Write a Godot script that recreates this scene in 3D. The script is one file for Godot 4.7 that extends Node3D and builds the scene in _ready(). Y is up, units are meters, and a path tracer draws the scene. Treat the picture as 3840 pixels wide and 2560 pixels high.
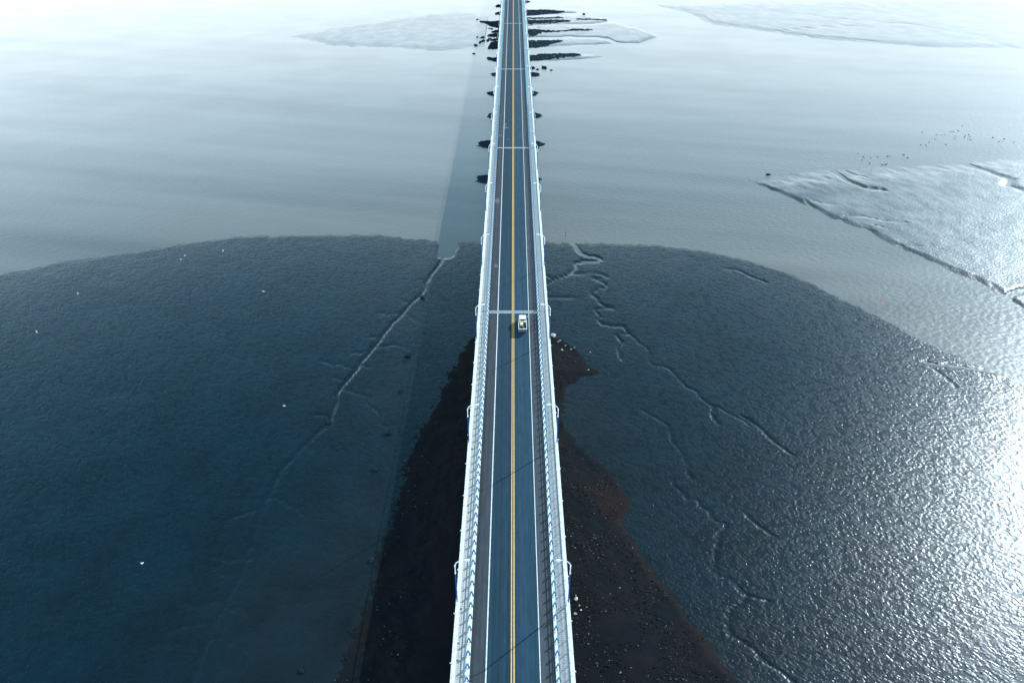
extends Node3D
# A long road bridge over a tidal channel and mudflats, seen from the air.
# x runs across the bridge, "f" along it (world z = -f), y is up; still water lies at y = 0, the road at y = 10.

const ROAD := 10.0
const WALK := 10.16
const JOINTS := [37.2, 144.5, 253.0, 360.9, 466.5, 574.0]
const SPANS := [[20.0, 37.2], [37.2, 144.5], [144.5, 253.0], [253.0, 360.9], [360.9, 466.5], [466.5, 574.0], [574.0, 690.0]]
const SUN_AZIMUTH := 49.0
const SUN_HEIGHT := 29.0

const NEAR_SHORE = [[-600, 130], [-220, 168], [-139.04, 182.45], [-121.77, 190.76], [-108.62, 194.31], [-87.17, 200.54], [-65.1, 203.49], [-44.86, 205.01], [-33.28, 205.03], [-22.86, 203.56], [-11.24, 201.24], [0.18, 199.25], [10.48, 198.7], [18.38, 198.42], [40.17, 197.33], [51.94, 193.75], [62.93, 188.41], [73.1, 182.04], [81.32, 171.8], [88.47, 161.33], [94.68, 150.98], [100.76, 142.42], [106.12, 134.04], [108.56, 129.63], [115, 117], [125, 98], [160, 40], [260, -100], [600, -500]]
const ISLAND_LOW = [[81.19, 248.48], [85.22, 242.57], [88.17, 237.63], [93.69, 227.86], [98.51, 217.72], [105.97, 209.18], [111.69, 195.22], [117.81, 184.63], [123.45, 174.88], [125.8, 168.27], [126.85, 162.22], [129.38, 154.12], [136.16, 136.53]]
const ISLAND_HIGH = [[81.19, 248.48], [84.64, 251.32], [91.39, 253.81], [104.78, 257.62], [120.96, 259.78], [135.8, 261.98], [151.86, 266.44], [167.22, 268.72], [188.17, 271.51], [231.79, 277.23]]
const FAR_LOW = [[100.27, 588.75], [113.81, 560.22], [128.45, 518.31], [150.19, 495.52], [173.24, 475.66], [206.46, 461.69], [240.01, 452.8], [285.68, 445.29], [343.92, 442.2]]
const FAR_HIGH = [[100.27, 588.75], [132.94, 595.91], [166.33, 603.22], [252.81, 612.66], [385.09, 622.43], [469.16, 626.47]]
const SAND_LOW = [[-139.77, 477.56], [-121.76, 466.91], [-104.22, 455.56], [-75.72, 447.93], [-43.58, 444.76], [-29.03, 445.85], [-16.48, 450.19]]
const SAND_HIGH = [[-140.08, 478.78], [-109.85, 511.02], [-80.25, 536.72], [-53.34, 558.35], [-35.74, 563.21], [-25.04, 558.4], [-19.67, 548.97]]
const FLAT_LOW = [[7.3, 449.83], [18.7, 452.07], [28.9, 455.08], [49.37, 458.14], [58.82, 460.91], [61.32, 461.99], [73.59, 462.01], [86.61, 481.73]]
const FLAT_HIGH = [[8.57, 540.54], [19.95, 540.97], [29.97, 545.51], [46.18, 550.98], [57.01, 538.99], [63.44, 526.09], [76.15, 506.75], [86.82, 483.07]]
const SPIT_LOW = [[6.87, 419.33], [17.57, 420.66], [27.06, 421.99], [36.66, 423.99], [46.47, 427.35], [51.13, 429.39]]
const SPIT_HIGH = [[7.04, 431.36], [14.87, 435.52], [27.91, 437.22], [37.53, 435.55], [46.98, 432.8], [51.27, 430.75]]
const TONGUE_LOW = [[8.64, 545.48], [26.27, 551.37], [43.8, 556.73]]
const TONGUE_HIGH = [[8.96, 568.74], [27.11, 571.01], [39.32, 568.79], [43.95, 558.89]]
const WATER_ROCKS = [[-23.56, 532.29], [-21.63, 456.31], [-14.92, 469.46], [-13.78, 473.99], [-18.12, 477.53], [-21.42, 478.59], [-21.7, 436.01], [-19.48, 475.95], [-15.01, 504.33], [-13.63, 502.88], [15.78, 404.8], [12.35, 401.39], [19.38, 399.95], [16.06, 507.2], [47.76, 550.77], [89.21, 254.16]]
const BIRDS = [[128.79, 275.72], [129.18, 272.04], [129.25, 270.78], [127.6, 268.69], [131.77, 271.03], [134.67, 272.31], [129.04, 265.4], [138.6, 272.74], [139.63, 272.74], [144.98, 274.63], [145.34, 274.29], [145.08, 271.31], [145.42, 271.22], [132.99, 264.03], [133.43, 263.71], [134.29, 264.36], [134.71, 264.28], [126.5, 257.84], [164.01, 300.89], [156.5, 285.38], [158.52, 285.48], [157.95, 283.84], [161.37, 288.72], [164.96, 292.02], [168.33, 297.72], [169.94, 297.14], [171.79, 297.93], [166.41, 285.95], [175.77, 301.4], [176.88, 301.61], [174.93, 295.88], [172.96, 292.61], [179.32, 302.62], [184.38, 309.5], [177.97, 294.82], [179.43, 297.06], [178.21, 292.61], [181.05, 297.65], [180.53, 295.5], [178.92, 291.85], [188.88, 294.16], [188.61, 289.51], [192.42, 292.64], [193.97, 288.68]]
const EGRETS = [[-91.68, 190.23], [-91.89, 188], [-81.97, 193.19], [-111.24, 168.71], [-112.21, 150.63], [-64, 169.9], [-46.77, 122.59], [-59.25, 82]]
const PALE_ROCKS = [[9.41, 150.07], [9.59, 149.48], [10.93, 147.67], [10.45, 147.02], [12.07, 145.53], [11.16, 143.54], [13.27, 143.99], [17.6, 142.96], [16.55, 135.92], [14.09, 144.76], [9.63, 74.91], [9.3, 72.3], [10.01, 73.74], [10.23, 72.96], [9.62, 75.59], [-25.53, 104.13], [-22.76, 82.89], [-24.67, 114.65], [-29.42, 63.41], [-36.73, 117.93], [-23.09, 167.66], [-23.58, 128.15], [-23.69, 141.51], [-24.24, 139.62], [-24.31, 114.6]]
const GRAVEL_SUNWARD = [[55.07, 33.1], [61.95, 30.81], [67.24, 28.97], [74.7, 25.32], [83.07, 21.22], [92.02, 18.41], [93.23, 19.46], [95.08, 20.44], [97.72, 20.24], [103.28, 17.74], [109.84, 13.45], [116.28, 10.5], [119.68, 9.82], [129.94, 11.29], [133.41, 15.26], [135.03, 19.19], [138.34, 16.61], [144.94, 14.15], [149.34, 11.39], [150.85, 9.21]]
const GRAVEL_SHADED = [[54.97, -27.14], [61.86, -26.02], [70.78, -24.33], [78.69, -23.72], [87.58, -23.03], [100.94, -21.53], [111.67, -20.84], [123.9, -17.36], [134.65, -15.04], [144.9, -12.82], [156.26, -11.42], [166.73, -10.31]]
const CREEKS = [
	[1, 0.24, [[-19.75, 206.55], [-18.9, 195.01], [-19.47, 189.6], [-22.53, 179.42], [-23.78, 168.92], [-26.78, 161.35], [-30.35, 152.31], [-32.52, 143.09], [-35.64, 133.01], [-36.94, 127.57], [-37.14, 121.71], [-36.74, 117.55]]],
	[1, 0.08, [[-36.74, 117.55], [-40.56, 109.76], [-42.51, 104.34], [-43.51, 97.62], [-43.51, 93.43], [-43.14, 85.68], [-43.41, 79.5], [-43.91, 74.59], [-43.97, 70.75], [-44.26, 65.03], [-44.52, 59.78]]],
	[5, 0.6, [[-19.66, 203.57], [-18.71, 199.22], [-18.94, 192.27]]],
	[0.6, 0.1, [[-25.47, 177], [-22.99, 177.45]]],
	[0.6, 0.1, [[-27.59, 170.52], [-24.11, 170.81]]],
	[0.6, 0.1, [[-28.14, 166.49], [-27.67, 165.47], [-26.8, 165.33], [-25.87, 164.66]]],
	[0.6, 0.1, [[-34.27, 160.36], [-32.39, 160.16], [-30.63, 159.52], [-28.71, 160.17], [-27.83, 159.85]]],
	[0.6, 0.1, [[-27.33, 159.85], [-25.54, 158.89], [-23.67, 156.99]]],
	[0.6, 0.1, [[-33.91, 149.68], [-32.13, 149.57], [-31.66, 148.99]]],
	[0.6, 0.1, [[-31.43, 144.92], [-29.27, 145.09], [-27.53, 146.11], [-25.87, 145.38], [-23.83, 143.98]]],
	[0.6, 0.1, [[-36.33, 142.58], [-34.81, 142.75], [-33.2, 142.31]]],
	[0.6, 0.1, [[-42.75, 139.33], [-41.12, 138.8], [-39.75, 138.01], [-37.73, 138.54], [-37.34, 137.23], [-34.9, 136.2]]],
	[0.6, 0.1, [[-38.76, 133], [-36.14, 132.4]]],
	[0.6, 0.1, [[-39.15, 129.85], [-37.24, 129.71]]],
	[0.6, 0.1, [[-36.14, 129.23], [-33.76, 128.04], [-30.38, 126.63], [-29.53, 125.8], [-30.29, 124.33], [-27.98, 122.08], [-26.82, 119.88], [-26.5, 117.73], [-25, 116.68]]],
	[0.6, 0.1, [[-39.85, 120.38], [-37.35, 120.3]]],
	[0.6, 0.1, [[-33.36, 137.76], [-32.07, 137.24]]],
	[0.5, 0.08, [[-40.26, 111.39], [-38.7, 110.77], [-38.6, 109.6]]],
	[0.5, 0.08, [[-43.33, 97.69], [-42.63, 96.69], [-41.73, 97.09], [-40.8, 96.29], [-39.84, 96.49], [-39.21, 95.11], [-37.7, 94.73], [-36.76, 93.19]]],
	[0.5, 0.08, [[-48.62, 83.85], [-47.19, 83.52], [-46.24, 83.01], [-44.46, 83.25]]],
	[0.5, 0.08, [[-47.7, 81.86], [-46.34, 80.88], [-45.88, 80.24], [-44.31, 80.17]]],
	[0.5, 0.08, [[-49.5, 74.83], [-48.92, 74.24], [-46.94, 74.24], [-45.69, 74.98], [-44.1, 74.69]]],
	[0.5, 0.08, [[-49.42, 72.2], [-48.76, 71.07], [-47.52, 70.65], [-46.15, 71.21], [-44.47, 71.27]]],
	[0.5, 0.08, [[-50.47, 69.81], [-48.8, 70.51], [-47.64, 70.65]]],
	[0.5, 0.08, [[-52.31, 67.24], [-50.77, 67.51], [-47.8, 67.78], [-46.67, 67.25], [-45.17, 66.98], [-44.28, 66.46]]],
	[0.5, 0.08, [[-43.15, 68.73], [-41.88, 68.46], [-40.68, 67.65], [-39.22, 67.52], [-38.05, 66.73], [-37.08, 65.82]]],
	[0.5, 0.08, [[-42.79, 73.66], [-40.94, 74.1], [-40.19, 73.23], [-39.08, 71.93]]],
	[0.5, 0.08, [[-43.17, 83.35], [-41.95, 83.69]]],
	[0.5, 0.08, [[-49.25, 91.66], [-47.08, 92.79], [-44.42, 94.33]]],
	[1.2, 0.3, [[17.31, 199.65], [17.93, 197.98], [18.71, 193.51], [20.68, 191.14], [23.47, 190.36], [24.62, 189.35], [23.28, 188.27], [20.4, 187.65], [17.19, 187.04], [16.77, 186.13], [16.97, 183.89], [15.79, 181.68], [15.02, 180.38]]],
	[0.8, 0.17, [[15.02, 180.38], [17.43, 180.6], [20.89, 180.96], [23.26, 180.61], [25.47, 178.82], [23.73, 178.46], [21, 178.25], [23.53, 176.36], [24.83, 174.29], [23.86, 172.92], [21.8, 172.25], [20.5, 170.57], [20.19, 168.93], [21.11, 168.28], [21.83, 167.31], [21.65, 165.39], [22.62, 163.81], [25.07, 162.88], [24.05, 162.26], [20.56, 162.14], [20.72, 160.42], [21.48, 158.62], [20.72, 157.13], [21.17, 155.38], [23.23, 154.52], [26.87, 154.24], [27.01, 151.68], [27.17, 150.57]]],
	[0.6, 0.11, [[27.17, 150.57], [28.3, 148.92], [29.2, 146.76], [30.73, 145.17], [31.01, 143.08], [30.26, 139.03], [31.1, 138.04], [32.76, 137.8], [34.09, 137.31], [35.12, 135.14], [35.99, 132.32], [36.89, 129.8], [38.79, 128.45], [39.36, 126.03], [40.23, 123.89], [42.1, 122.83], [44.43, 120.55], [46.08, 118.93], [47.12, 117.02]]],
	[0.6, 0.22, [[27.17, 150.57], [24.28, 150.29], [25.13, 147.29], [23.94, 144.63], [24.26, 140.02]]],
	[0.6, 0.25, [[15.02, 180.38], [11.49, 178.09], [8.66, 174.95]]],
	[0.6, 0.2, [[8.82, 179.15], [11.48, 177.95]]],
	[0.6, 0.14, [[9.06, 167.93], [17.47, 167.43]]],
	[0.8, 0.16, [[56.9, 183.95], [60.8, 182.85], [63.41, 179.59], [66.52, 176.08]]],
	[0.5, 0.16, [[40.36, 123.89], [41.14, 122.62], [40.25, 120.96], [40.73, 117.32]]],
	[0.5, 0.095, [[26.25, 122.01], [29.1, 119.12], [30.81, 117.42], [30.87, 114.67], [31.01, 111.46], [32.02, 109.4], [31.99, 107.37], [32.62, 105.4], [32.4, 102.52], [32.96, 102.05], [28.9, 101.34], [28.82, 99.96], [30.03, 98.6], [30.38, 97.04], [32.25, 96.82], [32.8, 94.87], [34.14, 93.8], [34.35, 91.92], [36.21, 91.31], [35.72, 89.88], [34.3, 88.29], [32.99, 84.44], [31.97, 81.14], [32.52, 79.72], [34.46, 79.55], [34.93, 77.99], [35.95, 76.47], [34.74, 74.98], [32.68, 73.83], [32.06, 71.76], [31.74, 69.3], [33.32, 68.26], [34.58, 67.08], [35.72, 64.65], [38.02, 62.99], [39.4, 61.1]]],
	[0.6, 0.14, [[46.06, 120.29], [48.79, 116.89], [50.41, 112.55], [52.98, 108.41]]],
	[0.5, 0.13, [[40.22, 93.18], [41.73, 90.7], [43.49, 88.3]]],
	[0.4, 0.14, [[36.18, 76.3], [39, 75.48]]],
	[2.2, 0.45, [[112.81, 258.82], [113.75, 253.87], [114.68, 246.73], [118.41, 241.4], [122.94, 239.92]]],
	[1.2, 0.2, [[117.04, 259.67], [118.81, 254.7], [122.19, 251.15]]],
	[2.6, 0.5, [[161.33, 266.26], [163.1, 264.87], [166.16, 258.91], [169.12, 253.15], [171.63, 249.64], [168.66, 245.28], [166.8, 243.44], [168.84, 241.94], [170.34, 238.52]]],
	[1.2, 0.3, [[94.73, 229.83], [95.25, 226.41]]],
	[0.8, 0.13, [[96.15, 230.81], [100.06, 227.77], [107.43, 227.1]]],
	[1, 0.2, [[99.74, 214.71], [103.11, 218.25], [108.48, 218.52], [113.27, 214.73], [120.12, 213.75]]],
	[1, 0.3, [[110.06, 196.1], [111.71, 198.85]]],
	[0.8, 0.15, [[105.42, 209.22], [109.81, 211.28], [112.29, 209.83]]],
	[0.8, 0.13, [[112.45, 198.29], [117.93, 197.42]]],
	[2, 1.1, [[123.85, 165.99], [126.94, 168.83], [128.37, 170.01], [129.98, 170.54], [131.17, 171.74], [132.66, 172.28], [134.42, 172.82]]],
	[0.7, 0.25, [[91.97, 139.89], [94.71, 138.44], [98.54, 137.79], [101.88, 136.95], [106.76, 135.23]]],
	[0.5, 0.14, [[92.66, 137.26], [93.91, 132.82], [94.62, 129.76]]],
	[3.5, 0.5, [[7.82, 543], [26.16, 548.85], [42.4, 553.95], [50.64, 556.74]]],
	[4, 0.5, [[7.41, 510.85], [24.76, 515.91], [43.53, 515.56], [55.15, 519.35], [62.53, 524.73], [65.18, 528.05]]],
	[4, 0.5, [[6.96, 475.69], [23.11, 477.02], [33.75, 479], [47.65, 477.06], [54.5, 475.44], [58.94, 465.09], [61.14, 460.45]]],
	[1.5, 0.25, [[157.13, 491.69], [164.53, 496.51], [180.96, 503.91], [214.35, 511.54], [224.67, 511.56]]],
	[1.2, 0.2, [[174.82, 484.65], [200.11, 473.31], [215.45, 463.7]]],
	[1.5, 0.25, [[174.08, 477.76], [176, 484.65]]],
	[1.5, 0.2, [[177.74, 564.57], [212.53, 535.52], [256.79, 514.18], [279.54, 477.93], [280.97, 452.04]]]]
const BANKS_SUNWARD = [
	[[7.99, 545.06, 567.62], [9.4, 545.48, 567.62], [14.44, 546.74, 567.63], [19.75, 550.31, 568.76], [24.62, 552.43, 567.65], [30.64, 553.93, 564.33], [35.55, 558.88, 561.71]],
	[[7.56, 514.19, 531.89], [8.9, 514.57, 531.89], [15.58, 516.45, 531.9], [23.26, 519.3, 531.92], [29.02, 520.26, 531.93], [32.87, 522.18, 530.94], [37.88, 526.05, 528]],
	[[7.73, 533.68, 539.32], [9.09, 533.88, 538.92], [13.94, 532.89, 537.91], [23.69, 533.91, 538.94], [29.64, 535.32, 542.01], [33.43, 535.32, 537.94]],
	[[40.96, 531.95, 533.93], [44.8, 530.57, 534.54], [48.7, 530.97, 534.95], [54.41, 530.58, 533.36], [61.55, 529.41, 530.59]],
	[[7.16, 477.97, 504.47], [8.78, 478.31, 504.47], [12.91, 479.46, 502.68], [15.86, 485.3, 501.79], [18.43, 490.41, 499.12], [22.05, 491.27, 498.24], [27.48, 493.01, 496.49], [31.88, 493.88, 497.38], [36.79, 495.63, 501.82], [42.29, 495.64, 502.37], [45.95, 496.52, 501.83], [49.65, 499.17, 500.41]],
	[[6.76, 449.98, 470.22], [8.8, 450.28, 470.22], [13.91, 451.32, 470.23], [19.07, 454.31, 470.24], [24.32, 460.39, 470.24], [29.26, 466.61, 468.98]],
	[[6.96, 419.46, 431.77], [8.87, 419.73, 432.05], [14.65, 420.65, 435.52], [21.1, 422.64, 436.92], [29.22, 426.65, 436.94], [34.08, 428.68, 436.25], [37.3, 430.73, 434.17]],
	[[6.66, 401.62, 406.63], [8.48, 401.74, 406.64], [10.31, 402.59, 406.64], [11.46, 403.82, 404.79]]]
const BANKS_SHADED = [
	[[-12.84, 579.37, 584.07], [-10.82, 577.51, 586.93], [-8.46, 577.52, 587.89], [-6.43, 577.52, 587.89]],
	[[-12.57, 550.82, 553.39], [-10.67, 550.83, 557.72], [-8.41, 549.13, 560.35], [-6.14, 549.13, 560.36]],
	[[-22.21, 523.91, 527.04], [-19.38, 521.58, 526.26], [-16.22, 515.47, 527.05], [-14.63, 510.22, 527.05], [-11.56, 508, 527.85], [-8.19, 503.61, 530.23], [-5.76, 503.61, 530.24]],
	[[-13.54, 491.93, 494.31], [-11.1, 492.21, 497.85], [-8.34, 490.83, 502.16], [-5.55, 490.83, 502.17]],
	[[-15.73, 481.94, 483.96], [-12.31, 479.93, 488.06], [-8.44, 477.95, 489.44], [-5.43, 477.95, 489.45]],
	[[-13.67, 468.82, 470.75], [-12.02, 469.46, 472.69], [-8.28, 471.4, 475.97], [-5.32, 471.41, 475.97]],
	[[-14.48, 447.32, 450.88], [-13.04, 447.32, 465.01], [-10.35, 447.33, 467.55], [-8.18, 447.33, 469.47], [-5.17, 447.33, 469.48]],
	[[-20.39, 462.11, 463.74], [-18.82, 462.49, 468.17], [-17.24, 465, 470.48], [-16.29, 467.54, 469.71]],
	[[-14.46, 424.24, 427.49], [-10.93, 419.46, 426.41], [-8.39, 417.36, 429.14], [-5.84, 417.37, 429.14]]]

var M := {}
var taken := {}
var rng := RandomNumberGenerator.new()
var xs := PackedFloat32Array()
var fs := PackedFloat32Array()
var ground := PackedFloat32Array()
var columns := 0
var rows := 0

# ------------------------------------------------------------------ helpers

func P(x: float, y: float, f: float) -> Vector3:
	return Vector3(x, y, -f)

func numbered(called: String) -> String:
	var n: int = taken.get(called, 0)
	taken[called] = n + 1
	return called if n == 0 else "%s_%03d" % [called, n]

func thing(called: String, label: String, category: String, at := Vector3.ZERO, turn := 0.0, group := "") -> Node3D:
	var o := Node3D.new()
	o.name = numbered(called)
	o.position = at
	o.rotation.y = turn
	add_child(o)
	tag(o, label, category, group)
	return o

func tag(o: Node, label: String, category: String, group := "") -> void:
	o.set_meta("label", label)
	o.set_meta("category", category)
	if group != "":
		o.set_meta("group", group)

func put(called: String, mesh: Mesh, material: Material, parent: Node, at := Vector3.ZERO, turn := Vector3.ZERO) -> MeshInstance3D:
	var o := MeshInstance3D.new()
	o.name = numbered(called) if parent == self else called
	o.mesh = mesh
	o.material_override = material
	o.position = at
	o.rotation = turn
	parent.add_child(o, true)
	return o

func structure(called: String, mesh: Mesh, material: Material, label: String) -> MeshInstance3D:
	var o := put(called, mesh, material, self)
	o.set_meta("kind", "structure")
	o.set_meta("label", label)
	return o

func srgb(r: float, g: float, b: float) -> Color:
	return Color(r, g, b).linear_to_srgb()

func plain(color: Color, rough := 0.7, specular := 0.5, metal := 0.0) -> StandardMaterial3D:
	var m := StandardMaterial3D.new()
	m.albedo_color = color
	m.roughness = rough
	m.metallic_specular = specular
	m.metallic = metal
	return m

func noise(frequency: float, octaves := 3, number := 1) -> FastNoiseLite:
	var n := FastNoiseLite.new()
	n.noise_type = FastNoiseLite.TYPE_SIMPLEX_SMOOTH
	n.seed = number
	n.frequency = frequency
	n.fractal_type = FastNoiseLite.FRACTAL_FBM
	n.fractal_octaves = octaves
	return n

# A colour texture: seamless noise laid on a ramp between linear colours.
func mottled(size: int, frequency: float, number: int, stops: Array, octaves := 4) -> ImageTexture:
	var img := noise(frequency, octaves, number).get_seamless_image(size, size, false, false, 0.15, true)
	var src := img.get_data()
	var ramp := PackedByteArray()
	for k in 256:
		var t := k / 255.0
		var c: Color = stops[0][1]
		for s in stops.size() - 1:
			if t >= stops[s][0]:
				c = (stops[s][1] as Color).lerp(stops[s + 1][1], clampf((t - stops[s][0]) / (stops[s + 1][0] - stops[s][0]), 0.0, 1.0))
		c = c.linear_to_srgb()
		ramp.append_array(PackedByteArray([int(c.r * 255.0), int(c.g * 255.0), int(c.b * 255.0)]))
	var dst := PackedByteArray()
	dst.resize(src.size() * 3)
	for i in src.size():
		var k := src[i] * 3
		dst[i * 3] = ramp[k]
		dst[i * 3 + 1] = ramp[k + 1]
		dst[i * 3 + 2] = ramp[k + 2]
	return ImageTexture.create_from_image(Image.create_from_data(size, size, false, Image.FORMAT_RGB8, dst))

# Collects faces; front faces run clockwise.
class Faces:
	var v := PackedVector3Array()
	var n := PackedVector3Array()
	var c := PackedColorArray()
	var i := PackedInt32Array()
	var tint := Color.WHITE
	func quad(a: Vector3, b: Vector3, d: Vector3, e: Vector3, normal: Vector3) -> void:
		var at := v.size()
		v.append_array(PackedVector3Array([a, b, d, e]))
		n.append_array(PackedVector3Array([normal, normal, normal, normal]))
		c.append_array(PackedColorArray([tint, tint, tint, tint]))
		if (b - a).cross(d - a).dot(normal) > 0.0:
			i.append_array(PackedInt32Array([at, at + 2, at + 1, at, at + 3, at + 2]))
		else:
			i.append_array(PackedInt32Array([at, at + 1, at + 2, at, at + 2, at + 3]))
	func quad_auto(a: Vector3, b: Vector3, d: Vector3, e: Vector3, inside: Vector3) -> void:
		var normal := (d - a).cross(e - b).normalized()
		if normal.dot((a + b + d + e) / 4.0 - inside) < 0.0:
			normal = -normal
		quad(a, b, d, e, normal)
	# a box from corner to corner, with an optional basis about its own origin
	func box(lo: Vector3, hi: Vector3, at := Transform3D.IDENTITY, taper := Vector2.ONE, shift := Vector2.ZERO) -> void:
		var p := []
		var mid := (lo + hi) / 2.0
		for k in 8:
			var q := Vector3(hi.x if k & 1 else lo.x, hi.y if k & 2 else lo.y, hi.z if k & 4 else lo.z)
			if k & 2:
				q.x = mid.x + (q.x - mid.x) * taper.x + shift.x
				q.z = mid.z + (q.z - mid.z) * taper.y + shift.y
			p.append(at * q)
		var inside := at * (mid + Vector3(shift.x, 0, shift.y) * 0.5)
		for s in [[0, 1, 3, 2], [4, 5, 7, 6], [0, 4, 6, 2], [1, 5, 7, 3], [2, 3, 7, 6], [0, 1, 5, 4]]:
			quad_auto(p[s[0]], p[s[1]], p[s[2]], p[s[3]], inside)
	# a box whose upper edges are cut back by "cut"
	func chamfered(lo: Vector3, hi: Vector3, cut: float) -> void:
		box(lo, Vector3(hi.x, hi.y - cut, hi.z))
		var at := Vector3(lo.x, hi.y - cut, lo.z)
		var w := hi.x - lo.x
		var d := hi.z - lo.z
		box(at, hi, Transform3D.IDENTITY, Vector2((w - 2.0 * cut) / w, (d - 2.0 * cut) / d))
	# a round tube along points
	func tube(points: Array, radii: Array, sides := 8, capped := true) -> void:
		var first := v.size()
		var count := points.size()
		var side := Vector3.ZERO
		for k in count:
			var along: Vector3 = (points[mini(k + 1, count - 1)] - points[maxi(k - 1, 0)]).normalized()
			if side == Vector3.ZERO:
				side = along.cross(Vector3(0.31, 0.17, 0.93)).normalized()
			side = (side - along * side.dot(along)).normalized()
			var up := along.cross(side)
			for s in sides:
				var a := TAU * s / sides
				var out := side * cos(a) + up * sin(a)
				v.append(points[k] + out * radii[k])
				n.append(out)
				c.append(tint)
		for k in count - 1:
			for s in sides:
				var a := first + k * sides + s
				var b := first + k * sides + (s + 1) % sides
				i.append_array(PackedInt32Array([a, a + sides, b, b, a + sides, b + sides]))
		if capped:
			for e in [0, count - 1]:
				var along: Vector3 = (points[1] - points[0]).normalized() * -1.0 if e == 0 else (points[count - 1] - points[count - 2]).normalized()
				var centre := v.size()
				v.append(points[e])
				n.append(along)
				c.append(tint)
				for s in sides:
					v.append(v[first + e * sides + s])
					n.append(along)
					c.append(tint)
				for s in sides:
					var a := centre + 1 + s
					var b := centre + 1 + (s + 1) % sides
					i.append_array(PackedInt32Array([centre, a, b] if e == 0 else [centre, b, a]))
	func mesh(with_colors := false) -> ArrayMesh:
		var arrays := []
		arrays.resize(Mesh.ARRAY_MAX)
		arrays[Mesh.ARRAY_VERTEX] = v
		arrays[Mesh.ARRAY_NORMAL] = n
		if with_colors:
			arrays[Mesh.ARRAY_COLOR] = c
		arrays[Mesh.ARRAY_INDEX] = i
		var m := ArrayMesh.new()
		m.add_surface_from_arrays(Mesh.PRIMITIVE_TRIANGLES, arrays)
		return m

func box_mesh(lo: Vector3, hi: Vector3, cut := 0.0) -> ArrayMesh:
	var b := Faces.new()
	if cut > 0.0:
		b.chamfered(lo, hi, cut)
	else:
		b.box(lo, hi)
	return b.mesh()

# y at x on a polyline given as [x, y] pairs in rising x; clamped at its ends
func along(line: Array, x: float) -> float:
	if x <= line[0][0]:
		return line[0][1]
	for k in line.size() - 1:
		if x <= line[k + 1][0]:
			var t: float = (x - line[k][0]) / maxf(line[k + 1][0] - line[k][0], 0.0001)
			t = clampf(t, 0.0, 1.0)
			return lerpf(line[k][1], line[k + 1][1], t)
	return line[line.size() - 1][1]

func index_at(list: PackedFloat32Array, value: float) -> int:
	return clampi(list.bsearch(value) - 1, 0, list.size() - 2)

func ground_at(x: float, f: float) -> float:
	var c := index_at(xs, x)
	var r := index_at(fs, f)
	var tx := clampf((x - xs[c]) / (xs[c + 1] - xs[c]), 0.0, 1.0)
	var tf := clampf((f - fs[r]) / (fs[r + 1] - fs[r]), 0.0, 1.0)
	var k := r * columns + c
	return lerpf(lerpf(ground[k], ground[k + 1], tx), lerpf(ground[k + columns], ground[k + columns + 1], tx), tf)

# ------------------------------------------------------------------ light and camera

func sky_color(height: float) -> Vector3:
	var stops := [[0.0, Vector3(1.8, 1.95, 2.03)], [5.0, Vector3(1.68, 1.85, 1.94)], [9.0, Vector3(1.42, 1.63, 1.75)], [13.0, Vector3(1.04, 1.32, 1.5)],
		[18.0, Vector3(0.42, 0.74, 0.98)], [24.0, Vector3(0.07, 0.35, 0.58)], [33.0, Vector3(0.014, 0.21, 0.4)], [50.0, Vector3(0.004, 0.135, 0.26)], [90.0, Vector3(0.003, 0.1, 0.2)]]
	for k in stops.size() - 1:
		if height <= stops[k + 1][0]:
			var t: float = (height - stops[k][0]) / (stops[k + 1][0] - stops[k][0])
			return (stops[k][1] as Vector3).lerp(stops[k + 1][1], clampf(t, 0.0, 1.0))
	return stops[stops.size() - 1][1]

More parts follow.
